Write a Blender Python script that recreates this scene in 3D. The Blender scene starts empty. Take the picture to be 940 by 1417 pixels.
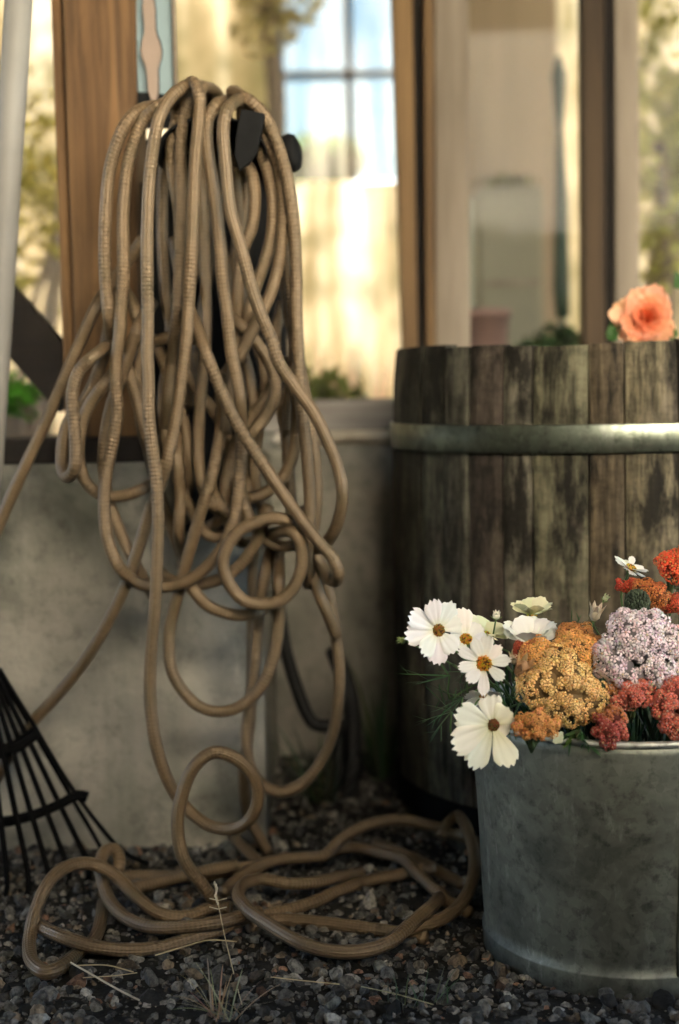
import bpy, math, random
import numpy as np
from mathutils import Vector, Matrix, Euler, noise
random.seed(7); rng = np.random.default_rng(7)
R = math.radians
scene = bpy.context.scene
COL = scene.collection

# ------------------------------------------------------------------ camera
CAM = Vector((0.0, 0.0, 0.59)); F = 1968.0; CX, CY = 470.0, 708.5
TILT, ROLL = R(4.9), R(1.2)
ROT = (Matrix.Rotation(R(90) - TILT, 3, 'X') @ Matrix.Rotation(-ROLL, 3, 'Z'))
def ray(px, py):
    return ROT @ Vector(((px - CX) / F, -(py - CY) / F, -1.0))
def P(px, py, d):                      # measured point of the photograph at distance d (metres into the scene)
    v = ray(px, py); return CAM + v * (d / v.y)
def G(px, py, z=0.0):                  # measured point at height z above the ground
    v = ray(px, py); return CAM + v * ((z - CAM.z) / v.z)
cam_d = bpy.data.cameras.new('camera'); cam = bpy.data.objects.new('camera', cam_d); COL.objects.link(cam)
cam.location = CAM; cam.rotation_euler = ROT.to_euler()
cam_d.sensor_fit = 'VERTICAL'; cam_d.sensor_height = 36; cam_d.sensor_width = 36; cam_d.lens = 50
cam_d.clip_start = 0.05; cam_d.clip_end = 2000
cam_d.dof.use_dof = True; cam_d.dof.focus_distance = 1.42; cam_d.dof.aperture_fstop = 2.5
scene.camera = cam

# ------------------------------------------------------------------ materials
def new_mat(name):
    m = bpy.data.materials.new(name); m.use_nodes = True
    nt = m.node_tree; nt.nodes.clear()
    out = nt.nodes.new('ShaderNodeOutputMaterial')
    return m, nt, out
def N(nt, t, **kw):
    n = nt.nodes.new(t)
    for k, v in kw.items():
        if k in n.inputs: n.inputs[k].default_value = v
        else: setattr(n, k, v)
    return n
def L(nt, a, b): nt.links.new(a, b)
def ramp(nt, fac, stops):
    r = nt.nodes.new('ShaderNodeValToRGB'); e = r.color_ramp.elements
    while len(e) < len(stops): e.new(0.5)
    for i, (p, c) in enumerate(stops):
        e[i].position = p; e[i].color = (*c, 1) if len(c) == 3 else c
    L(nt, fac, r.inputs[0]); return r.outputs[0]
def mixc(nt, fac, a, b, mode='MIX'):
    m = nt.nodes.new('ShaderNodeMix'); m.data_type = 'RGBA'; m.blend_type = mode
    for sock, v in ((m.inputs[0], fac), (m.inputs[6], a), (m.inputs[7], b)):
        if isinstance(v, (int, float)): sock.default_value = v
        elif isinstance(v, tuple): sock.default_value = (*v, 1)
        else: L(nt, v, sock)
    return m.outputs[2]
def math_n(nt, op, a, b=0.5):
    m = nt.nodes.new('ShaderNodeMath'); m.operation = op
    for s, v in zip(m.inputs, (a, b)):
        if isinstance(v, (int, float)): s.default_value = v
        else: L(nt, v, s)
    return m.outputs[0]
def coords(nt, scale=(1, 1, 1), kind='Object', loc=(0, 0, 0)):
    tc = nt.nodes.new('ShaderNodeTexCoord'); mp = nt.nodes.new('ShaderNodeMapping')
    mp.inputs['Scale'].default_value = scale; mp.inputs['Location'].default_value = loc
    L(nt, tc.outputs[kind], mp.inputs[0]); return mp.outputs[0]
def noise_n(nt, co, scale, detail=6, rough=0.55, dist=0.0):
    n = N(nt, 'ShaderNodeTexNoise', Scale=scale, Detail=detail, Roughness=rough, Distortion=dist)
    L(nt, co, n.inputs['Vector']); return n.outputs['Fac']
def bump_n(nt, h, strength=0.3, dist=0.01):
    b = N(nt, 'ShaderNodeBump', Strength=strength, Distance=dist); L(nt, h, b.inputs['Height']); return b.outputs[0]
def principled(nt, out, color, rough=0.6, metal=0.0, normal=None, spec=0.5):
    p = nt.nodes.new('ShaderNodeBsdfPrincipled')
    p.inputs['Specular IOR Level'].default_value = spec
    for s, v in ((p.inputs['Base Color'], color), (p.inputs['Roughness'], rough), (p.inputs['Metallic'], metal)):
        if isinstance(v, tuple): s.default_value = (*v, 1)
        elif isinstance(v, (int, float)): s.default_value = v
        else: L(nt, v, s)
    if normal: L(nt, normal, p.inputs['Normal'])
    L(nt, p.outputs[0], out.inputs[0]); return p
def attr(nt, name='Col'):
    a = nt.nodes.new('ShaderNodeAttribute'); a.attribute_name = name; return a.outputs['Color']

def wood_mat(name, light, dark, axis=2, scale=1.0, rough=0.75, bump=0.35, contrast=(0.3, 0.7)):
    m, nt, out = new_mat(name)
    s = [42 * scale] * 3; s[axis] = 2.2 * scale
    co = coords(nt, tuple(s)); n = noise_n(nt, co, 1.0, 8, 0.65, 0.6)
    co2 = coords(nt, tuple([9 * scale if i != axis else 1.5 * scale for i in range(3)])); n2 = noise_n(nt, co2, 1.0, 3, 0.5)
    c = ramp(nt, n, [(contrast[0], dark), (contrast[1], light)])
    c2 = mixc(nt, ramp(nt, n2, [(0.35, (0.55, 0.5, 0.45)), (0.65, (1.1, 1.05, 1.0))]), (0, 0, 0), c)
    c = mixc(nt, 1.0, c, ramp(nt, n2, [(0.35, (0.6, 0.57, 0.53)), (0.62, (1, 1, 1))]), 'MULTIPLY')
    principled(nt, out, c, rough, 0, bump_n(nt, n, bump, 0.004), 0.3); return m
def plain(name, color, rough=0.6, metal=0.0, nscale=30, var=0.25, bump=0.1, spec=0.4):
    m, nt, out = new_mat(name); co = coords(nt); n = noise_n(nt, co, nscale, 5)
    lo = tuple(c * (1 - var) for c in color); hi = tuple(min(1, c * (1 + var)) for c in color)
    principled(nt, out, ramp(nt, n, [(0.3, lo), (0.7, hi)]), rough, metal, bump_n(nt, n, bump, 0.003), spec); return m
def vcol_mat(name, rough=0.6, transl=0.0, nscale=0, spec=0.3, gain=1.0, tcol=None):
    m, nt, out = new_mat(name); c = attr(nt)
    nrm = None
    if nscale:
        n = noise_n(nt, coords(nt), nscale, 5, 0.7)
        c = mixc(nt, 1.0, c, ramp(nt, n, [(0.36, (0.35, 0.35, 0.35)), (0.62, (1.6, 1.6, 1.6))]), 'MULTIPLY')
        nrm = bump_n(nt, n, 0.5, 0.002)
    p = principled(nt, out, c, rough, 0, nrm, spec)
    if transl:
        t = nt.nodes.new('ShaderNodeBsdfTranslucent'); L(nt, c, t.inputs[0])
        mx = nt.nodes.new('ShaderNodeMixShader'); mx.inputs[0].default_value = transl
        L(nt, p.outputs[0], mx.inputs[1]); L(nt, t.outputs[0], mx.inputs[2]); L(nt, mx.outputs[0], out.inputs[0])
    return m

M = {}
def concrete():
    m, nt, out = new_mat('weathered_concrete'); co = coords(nt)
    n1 = noise_n(nt, co, 5.5, 7, 0.6, 0.4); n2 = noise_n(nt, co, 45, 6, 0.7); n3 = noise_n(nt, coords(nt, (11, 11, 2.0)), 1.0, 5, 0.6)
    n4 = noise_n(nt, coords(nt, loc=(3, 1, 7)), 3.2, 4, 0.5, 0.8)
    c = ramp(nt, n1, [(0.30, (0.085, 0.085, 0.066)), (0.48, (0.185, 0.175, 0.142)), (0.66, (0.36, 0.335, 0.275))])
    c = mixc(nt, ramp(nt, n4, [(0.50, (0, 0, 0)), (0.68, (0.8, 0.8, 0.8))]), c, (0.27, 0.245, 0.205))
    c = mixc(nt, ramp(nt, n3, [(0.50, (0, 0, 0)), (0.72, (0.65, 0.65, 0.65))]), c, (0.07, 0.078, 0.058))
    c = mixc(nt, 1.0, c, ramp(nt, n2, [(0.25, (0.55, 0.55, 0.55)), (0.5, (1, 1, 1))]), 'MULTIPLY')
    h = math_n(nt, 'ADD', n2, math_n(nt, 'MULTIPLY', n1, 1.5))
    principled(nt, out, c, 0.9, 0, bump_n(nt, h, 0.5, 0.006), 0.15); return m
M['concrete'] = concrete()
M['lit_lip'] = plain('pale_lit_edge', (0.40, 0.345, 0.26), 0.9, 0, 22, 0.25, 0.3, 0.1)
M['post_wood'] = wood_mat('oiled_brown_timber', (0.21, 0.115, 0.045), (0.045, 0.023, 0.009), 2, 1.5)
M['dark_wood'] = wood_mat('dark_timber_and_shade', (0.018, 0.012, 0.008), (0.007, 0.005, 0.0035), 0)  # dark timber, also carries shade on the left sill and behind the hose
M['brace_wood'] = wood_mat('dark_brace_timber', (0.015, 0.010, 0.006), (0.006, 0.004, 0.0025), 0)
M['grey_sill'] = wood_mat('grey_sill_timber', (0.22, 0.20, 0.175), (0.12, 0.105, 0.09), 0)
M['pale_wood'] = wood_mat('pale_greyed_timber', (0.25, 0.205, 0.155), (0.155, 0.125, 0.09), 2)
M['door_wood'] = wood_mat('walnut_door_timber', (0.065, 0.038, 0.016), (0.022, 0.013, 0.006), 2)
M['gold_wood'] = wood_mat('golden_frame_timber', (0.20, 0.12, 0.048), (0.09, 0.05, 0.02), 2)
M['black_metal'] = plain('black_enamelled_metal', (0.004, 0.004, 0.004), 0.7, 0.0, 60, 0.4, 0.15, 0.12)
M['rake_metal'] = plain('dull_black_spring_steel', (0.0022, 0.0022, 0.0022), 0.75, 0.0, 80, 0.4, 0.2, 0.06)
M['black_rubber'] = plain('black_rubber', (0.006, 0.006, 0.006), 0.7, 0, 40, 0.3, 0.1, 0.2)
M['white_paint'] = plain('chalky_white_paint', (0.19, 0.18, 0.16), 0.6, 0, 14, 0.10, 0.05)
M['plate'] = plain('sky_reflection_metal', (0.16, 0.225, 0.24), 0.5, 0.0, 18, 0.12, 0.02)  # pale blue base colour stands in for the sky mirrored in the plate
M['ornament'] = plain('beige_painted_ornament', (0.22, 0.16, 0.12), 0.6, 0, 18, 0.10, 0.02)
M['shade_roof'] = plain('roof_felt', (0.10, 0.10, 0.10), 0.9)

def hose_mat():
    m, nt, out = new_mat('ribbed_tan_hose'); uv = nt.nodes.new('ShaderNodeUVMap'); uv.uv_map = 'UVMap'
    sep = nt.nodes.new('ShaderNodeSeparateXYZ'); L(nt, uv.outputs[0], sep.inputs[0])
    u, v = sep.outputs[0], sep.outputs[1]
    rings = math_n(nt, 'SINE', math_n(nt, 'MULTIPLY', v, 2 * math.pi / 0.0046))
    stripes = math_n(nt, 'SINE', math_n(nt, 'MULTIPLY', u, 2 * math.pi * 15))
    co = coords(nt); n = noise_n(nt, co, 9, 4, 0.6); n2 = noise_n(nt, co, 160, 4, 0.7)
    vis = ramp(nt, noise_n(nt, co, 6.0, 2), [(0.42, (0.12,) * 3), (0.60, (1,) * 3)])
    rr = math_n(nt, 'MULTIPLY', rings, vis)
    base = ramp(nt, n, [(0.3, (0.100, 0.067, 0.036)), (0.7, (0.168, 0.115, 0.065))])
    base = mixc(nt, 1.0, base, ramp(nt, n2, [(0.3, (0.72, 0.72, 0.72)), (0.6, (1, 1, 1))]), 'MULTIPLY')
    line = math_n(nt, 'ADD', math_n(nt, 'MULTIPLY', rr, 0.16), math_n(nt, 'MULTIPLY', stripes, 0.05))
    f = math_n(nt, 'ADD', line, 0.86)
    cc = nt.nodes.new('ShaderNodeCombineColor'); [L(nt, f, cc.inputs[i]) for i in range(3)]
    base = mixc(nt, 1.0, base, cc.outputs[0], 'MULTIPLY')
    dirt = ramp(nt, noise_n(nt, co, 22, 5, 0.7), [(0.50, (0,) * 3), (0.70, (0.75,) * 3)])
    base = mixc(nt, dirt, base, (0.07, 0.055, 0.03))
    h = math_n(nt, 'ADD', math_n(nt, 'MULTIPLY', rr, 0.5), math_n(nt, 'MULTIPLY', stripes, 0.35))
    principled(nt, out, base, 0.42, 0, bump_n(nt, h, 0.5, 0.0012), 0.62)
    out.inputs[0].links[0].from_node.inputs['Specular Tint'].default_value = (1.0, .80, .58, 1); return m
M['hose'] = hose_mat()

def stave_mat():
    m, nt, out = new_mat('weathered_oak_staves'); c = attr(nt)
    n = noise_n(nt, coords(nt, (75, 75, 6)), 1.0, 9, 0.7, 0.15); n2 = noise_n(nt, coords(nt, (26, 26, 7)), 1.0, 7, 0.72, 0.1)
    n3 = noise_n(nt, coords(nt, (16, 16, 6), loc=(5, 2, 1)), 1.0, 7, 0.7, 0.1)
    n4 = noise_n(nt, coords(nt, (30, 30, 60)), 1.0, 5, 0.7)
    c = mixc(nt, 1.0, c, ramp(nt, n, [(0.34, (0.18, 0.17, 0.15)), (0.60, (1.45, 1.40, 1.33))]), 'MULTIPLY')
    c = mixc(nt, ramp(nt, n2, [(0.46, (0,) * 3), (0.58, (0.95,) * 3)]), c, (0.010, 0.008, 0.006))
    c = mixc(nt, ramp(nt, n3, [(0.52, (0,) * 3), (0.72, (0.7,) * 3)]), c, (0.18, 0.145, 0.105))
    c = mixc(nt, 1.0, c, ramp(nt, n4, [(0.35, (0.6,) * 3), (0.55, (1,) * 3)]), 'MULTIPLY')
    principled(nt, out, c, 0.85, 0, bump_n(nt, math_n(nt, 'ADD', n, n4), 0.5, 0.004), 0.2); return m
M['stave'] = stave_mat()
def zinc(name, base, rough=0.5, metal=0.6, rust=0.0):
    m, nt, out = new_mat(name); co = coords(nt)
    n1 = noise_n(nt, co, 8, 7, 0.62, 0.5); n2 = noise_n(nt, co, 70, 6, 0.7)
    vo = N(nt, 'ShaderNodeTexVoronoi', Scale=120.0); L(nt, co, vo.inputs['Vector'])
    n3 = noise_n(nt, coords(nt, (40, 40, 13), loc=(2, 5, 1)), 1.0, 7, 0.7)
    b = Vector(base)
    c = ramp(nt, n1, [(0.30, tuple(b * 0.42)), (0.5, tuple(b)), (0.70, tuple(b * 1.6))])
    sp = ramp(nt, vo.outputs['Color'], [(0.0, (0.72,) * 3), (1.0, (1.25,) * 3)])
    c = mixc(nt, 0.7, c, mixc(nt, 1.0, c, sp, 'MULTIPLY'))
    c = mixc(nt, 1.0, c, ramp(nt, n2, [(0.30, (0.45,) * 3), (0.48, (1.05,) * 3)]), 'MULTIPLY')
    c = mixc(nt, ramp(nt, n3, [(0.58, (0,) * 3), (0.72, (0.6,) * 3)]), c, (0.34, 0.345, 0.31))
    dk = noise_n(nt, coords(nt, (75, 75, 60), loc=(9, 1, 4)), 1.0, 3, 0.6)
    c = mixc(nt, ramp(nt, dk, [(0.70, (0,) * 3), (0.76, (0.85,) * 3)]), c, (0.03, 0.03, 0.025))
    r = ramp(nt, n1, [(0.3, (rough + .18,) * 3), (0.7, (rough - .05,) * 3)])
    principled(nt, out, c, r, metal, bump_n(nt, n2, 0.22, 0.002), 0.4); return m
M['zinc'] = zinc('weathered_galvanised_zinc', (0.125, 0.13, 0.105), 0.48, 0.6)
M['hoop'] = zinc('galvanised_hoop_steel', (0.15, 0.165, 0.13), 0.36, 0.95)
M['rim'] = zinc('worn_rim_zinc', (0.30, 0.30, 0.27), 0.45, 0.7)
M['stone'] = vcol_mat('granite_chippings', 0.85, 0, 150, 0.25)
M['petal'] = vcol_mat('cosmos_petal', 0.55, 0.32, 0, 0.25)
M['floret'] = vcol_mat('yarrow_floret', 0.7, 0.12, 0, 0.15)
M['leaf'] = vcol_mat('green_leaf', 0.5, 0.25, 0, 0.3)
M['bgleaf'] = vcol_mat('sunlit_leaf', 0.5, 0.5, 0, 0.2)
M['stem'] = vcol_mat('green_stem', 0.6, 0.0, 0, 0.3)
M['straw'] = vcol_mat('dry_straw', 0.7, 0.2, 0, 0.2)
M['bark'] = wood_mat('grey_bark', (0.33, 0.27, 0.20), (0.17, 0.13, 0.10), 2, 0.4)
M['soil'] = plain('dark_soil', (0.03, 0.022, 0.016), 0.95, 0, 90, 0.5, 0.6, 0.1)
M['plaster'] = plain('cream_bounce_plaster', (0.84, 0.77, 0.64), 0.9, 0, 6, 0.08, 0.1, 0.1)
M['dark_glass'] = plain('dark_window_glass', (0.03, 0.035, 0.04), 0.1, 0, 2, 0.1, 0.0, 0.5)
M['beige_board'] = wood_mat('reflection_boards', (0.34, 0.265, 0.18), (0.25, 0.19, 0.125), 2, 0.25)
M['cabinet'] = plain('pale_sage_paint', (0.17, 0.155, 0.105), 0.7, 0, 4, 0.1, 0.05)
M['green_plastic'] = plain('bottle_green_plastic', (0.006, 0.022, 0.012), 0.6, 0, 5, 0.2)
M['terracotta'] = plain('pale_pink_terracotta', (0.16, 0.095, 0.075), 0.8, 0, 12, 0.15)

def glass_mat(name, dirt=0.10, dcol=(0.75, 0.66, 0.50), refl=0.006, tint=(1, 1, 1)):
    m, nt, out = new_mat(name)
    tr = N(nt, 'ShaderNodeBsdfTransparent'); tr.inputs[0].default_value = (*tint, 1)
    gl = N(nt, 'ShaderNodeBsdfGlossy', Roughness=0.02)
    df = nt.nodes.new('ShaderNodeBsdfTranslucent'); df.inputs[0].default_value = (*dcol, 1)
    lw = N(nt, 'ShaderNodeFresnel', IOR=1.45)
    m1 = nt.nodes.new('ShaderNodeMixShader'); L(nt, math_n(nt, 'MULTIPLY', lw.outputs[0], refl / 0.04), m1.inputs[0])
    L(nt, tr.outputs[0], m1.inputs[1]); L(nt, gl.outputs[0], m1.inputs[2])
    n = noise_n(nt, coords(nt, (16, 16, 1.6)), 1.0, 6, 0.6, 0.4)
    fac = ramp(nt, n, [(0.35, (dirt * 0.3,) * 3), (0.75, (dirt * 2.2,) * 3)])
    m2 = nt.nodes.new('ShaderNodeMixShader'); L(nt, fac, m2.inputs[0]); L(nt, m1.outputs[0], m2.inputs[1]); L(nt, df.outputs[0], m2.inputs[2])
    L(nt, m2.outputs[0], out.inputs[0]); return m
M['glass'] = glass_mat('dusty_window_glass', 0.03)
M['dimming_glass'] = glass_mat('sky_dimming_glass', 0.02, tint=(.036, .055, .058))  # dark tint added to hold down the bright sky behind the pane
def milky():
    m, nt, out = new_mat('limewashed_translucent_glazing')
    n = noise_n(nt, coords(nt, (9, 9, 0.9)), 1.0, 6, 0.6, 0.5); n2 = noise_n(nt, coords(nt), 4.2, 6, 0.65, 0.5)
    c = ramp(nt, n, [(0.3, (0.15, 0.122, 0.072)), (0.5, (0.30, 0.262, 0.195)), (0.7, (0.43, 0.405, 0.355))])
    c = mixc(nt, ramp(nt, n2, [(0.45, (0,) * 3), (0.66, (0.75,) * 3)]), c, (0.105, 0.10, 0.055))
    d = nt.nodes.new('ShaderNodeBsdfDiffuse'); t = nt.nodes.new('ShaderNodeBsdfTranslucent')
    L(nt, c, d.inputs[0]); L(nt, c, t.inputs[0])
    mx = nt.nodes.new('ShaderNodeMixShader'); mx.inputs[0].default_value = 0.55
    L(nt, d.outputs[0], mx.inputs[1]); L(nt, t.outputs[0], mx.inputs[2]); L(nt, mx.outputs[0], out.inputs[0]); return m
M['milky'] = milky()
def ground_mat():
    m, nt, out = new_mat('earth_and_dry_lawn'); co = coords(nt)
    n = noise_n(nt, co, 0.7, 6, 0.6); n2 = noise_n(nt, co, 40, 6, 0.7)
    c = ramp(nt, n, [(0.35, (0.10, 0.10, 0.045)), (0.65, (0.26, 0.21, 0.12))])
    c = mixc(nt, 1.0, c, ramp(nt, n2, [(0.3, (0.6,) * 3), (0.6, (1,) * 3)]), 'MULTIPLY')
    principled(nt, out, c, 0.95, 0, bump_n(nt, n2, 0.5, 0.01), 0.1); return m
M['ground'] = ground_mat()
M['bed'] = plain('dark_grit', (0.016, 0.015, 0.013), 0.95, 0, 120, 0.5, 0.6, 0.1)
M['paving'] = plain('pale_paving', (0.15, 0.125, 0.09), 0.9, 0, 8, 0.2, 0.2, 0.1)

# ------------------------------------------------------------------ mesh builder
class MB:
    def __init__(s): s.v = []; s.f = []; s.c = []; s.uv = None; s.uvl = []; s.sm = []
    def add(s, vs, fs, col=(1, 1, 1), smooth=True, uvs=None):
        o = len(s.v); s.v.extend([tuple(p) for p in vs])
        s.c.extend(col if isinstance(col, list) else [col] * len(vs))
        for i, f in enumerate(fs):
            s.f.append(tuple(o + k for k in f)); s.sm.append(smooth)
            if uvs: s.uvl.extend(uvs[i])
    def box(s, lo, hi, col=(1, 1, 1), bev=0.0):
        (x0, y0, z0), (x1, y1, z1) = lo, hi
        s.hexa([(x0, y0, z0), (x1, y0, z0), (x1, y1, z0), (x0, y1, z0), (x0, y0, z1), (x1, y0, z1), (x1, y1, z1), (x0, y1, z1)], col)
    def hexa(s, p, col=(1, 1, 1)):
        s.add(p, [(3, 2, 1, 0), (4, 5, 6, 7), (0, 1, 5, 4), (1, 2, 6, 5), (2, 3, 7, 6), (3, 0, 4, 7)], col, False)
    def tube(s, pts, rad, sides=8, col=(1, 1, 1), caps=True, uv=False, flat=1.0):
        pts = [Vector(p) for p in pts]; n = len(pts)
        if isinstance(rad, (int, float)): rad = [rad] * n
        tang = [(pts[min(i + 1, n - 1)] - pts[max(i - 1, 0)]).normalized() for i in range(n)]
        a = Vector((0, 0, 1)) if abs(tang[0].z) < 0.9 else Vector((0, 1, 0))
        nrm = (a - tang[0] * a.dot(tang[0])).normalized(); vs = []; dist = [0]
        for i in range(n):
            nrm = (nrm - tang[i] * nrm.dot(tang[i])).normalized(); b = tang[i].cross(nrm)
            for k in range(sides):
                t = 2 * math.pi * k / sides; vs.append(pts[i] + (nrm * math.cos(t) + b * math.sin(t) * flat) * rad[i])
            if i: dist.append(dist[-1] + (pts[i] - pts[i - 1]).length)
        fs = []; uvs = []
        for i in range(n - 1):
            for k in range(sides):
                k2 = (k + 1) % sides
                fs.append((i * sides + k, i * sides + k2, (i + 1) * sides + k2, (i + 1) * sides + k))
                uvs.append([(k / sides, dist[i]), ((k + 1) / sides, dist[i]), ((k + 1) / sides, dist[i + 1]), (k / sides, dist[i + 1])])
        if caps:
            fs.append(tuple(range(sides - 1, -1, -1))); fs.append(tuple(range((n - 1) * sides, n * sides)))
            uvs.append([(0, 0)] * sides); uvs.append([(0, 0)] * sides)
        s.add(vs, fs, col, True, uvs if uv else None)
    def lathe(s, prof, seg=48, center=(0, 0, 0), col=(1, 1, 1), closed=False):
        cx, cy, cz = center; vs = []; n = len(prof)
        for r, z in prof:
            for k in range(seg):
                t = 2 * math.pi * k / seg; vs.append((cx + r * math.cos(t), cy + r * math.sin(t), cz + z))
        fs = []
        for i in range(n - 1 if not closed else n):
            j = (i + 1) % n
            for k in range(seg):
                k2 = (k + 1) % seg; fs.append((i * seg + k, i * seg + k2, j * seg + k2, j * seg + k))
        s.add(vs, fs, col, True)
    def disc(s, c, r, seg=48, col=(1, 1, 1)):
        vs = [(c[0] + r * math.cos(2 * math.pi * k / seg), c[1] + r * math.sin(2 * math.pi * k / seg), c[2]) for k in range(seg)]
        s.add(vs, [tuple(range(seg))], col)
    def blob(s, c, r, col, rings=5, seg=7, squash=(1, 1, 1), rot=None):
        vs = []; 
        for i in range(rings + 1):
            t = math.pi * i / rings
            for k in range(seg):
                a = 2 * math.pi * k / seg
                p = Vector((math.sin(t) * math.cos(a) * squash[0], math.sin(t) * math.sin(a) * squash[1], math.cos(t) * squash[2])) * r
                vs.append((rot @ p if rot else p) + Vector(c))
        fs = []
        for i in range(rings):
            for k in range(seg):
                k2 = (k + 1) % seg; fs.append((i * seg + k, (i + 1) * seg + k, (i + 1) * seg + k2, i * seg + k2))
        s.add(vs, fs, col)

WLOC = {}
def build(name, mb, mat, parent=None, bevel=0.0, org=None):
    me = bpy.data.meshes.new(name)
    base = WLOC.get(parent.name, Vector()) if parent else Vector(org or (0, 0, 0))
    v = np.array(mb.v, dtype=np.float64) - np.array(base)
    me.from_pydata(v.tolist(), [], mb.f); 
    me.polygons.foreach_set('use_smooth', mb.sm)
    ca = me.color_attributes.new('Col', 'FLOAT_COLOR', 'POINT')
    c = np.ones((len(mb.v), 4), dtype=np.float32); c[:, :3] = np.array(mb.c, dtype=np.float32); ca.data.foreach_set('color', c.ravel())
    if mb.uvl:
        uv = me.uv_layers.new(name='UVMap'); uv.data.foreach_set('uv', np.array(mb.uvl, dtype=np.float32).ravel())
    me.materials.append(mat); me.update()
    o = bpy.data.objects.new(name, me); COL.objects.link(o)
    if parent: o.parent = parent; WLOC[o.name] = base
    else: o.location = base; WLOC[o.name] = base
    if bevel:
        b = o.modifiers.new('bevel', 'BEVEL'); b.width = bevel; b.segments = 2; b.limit_method = 'ANGLE'
    return o
def tag(o, label, cat, group=None, kind=None):
    if label: o['label'] = label
    if cat: o['category'] = cat
    if group: o['group'] = group
    if kind: o['kind'] = kind
    return o
def thing(name, label, cat, loc, group=None):
    o = bpy.data.objects.new(name, None); COL.objects.link(o); o.location = loc; o.empty_display_size = 0.05
    WLOC[o.name] = Vector(loc); return tag(o, label, cat, group)
def catmull(pts, step=0.006):
    p = [Vector(q) for q in pts]; p = [p[0] * 2 - p[1]] + p + [p[-1] * 2 - p[-2]]; out = []
    for i in range(1, len(p) - 2):
        p0, p1, p2, p3 = p[i - 1], p[i], p[i + 1], p[i + 2]
        n = max(2, int((p2 - p1).length / step))
        d1 = max(1e-5, (p1 - p0).length) ** 0.5; d2 = max(1e-5, (p2 - p1).length) ** 0.5; d3 = max(1e-5, (p3 - p2).length) ** 0.5
        m1 = ((p1 - p0) / d1 - (p2 - p0) / (d1 + d2) + (p2 - p1) / d2) * d2
        m2 = ((p2 - p1) / d2 - (p3 - p1) / (d2 + d3) + (p3 - p2) / d3) * d2
        for k in range(n):
            t = k / n; t2 = t * t; t3 = t2 * t
            out.append(p1 * (2 * t3 - 3 * t2 + 1) + m1 * (t3 - 2 * t2 + t) + p2 * (-2 * t3 + 3 * t2) + m2 * (t3 - t2))
    out.append(p[-2]); return out

# ------------------------------------------------------------------ the ground
mb = MB(); mb.add([(-400, -400, 0), (400, -400, 0), (400, 400, 0), (-400, 400, 0)], [(0, 1, 2, 3)])
tag(build('ground', mb, M['ground']), None, None, kind='structure')
mb = MB(); mb.add([(-6, -3.4, 0.004), (6, -3.4, 0.004), (6, 2.4, 0.004), (-6, 2.4, 0.004)], [(0, 1, 2, 3)])
tag(build('yard', mb, M['bed']), None, None, kind='structure')
mb = MB(); mb.add([(-6, 2.45, 0.004), (6, 2.45, 0.004), (6, 4.75, 0.004), (-6, 4.75, 0.004)], [(0, 1, 2, 3)])
tag(build('paved_floor', mb, M['paving']), None, None, kind='structure')

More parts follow.
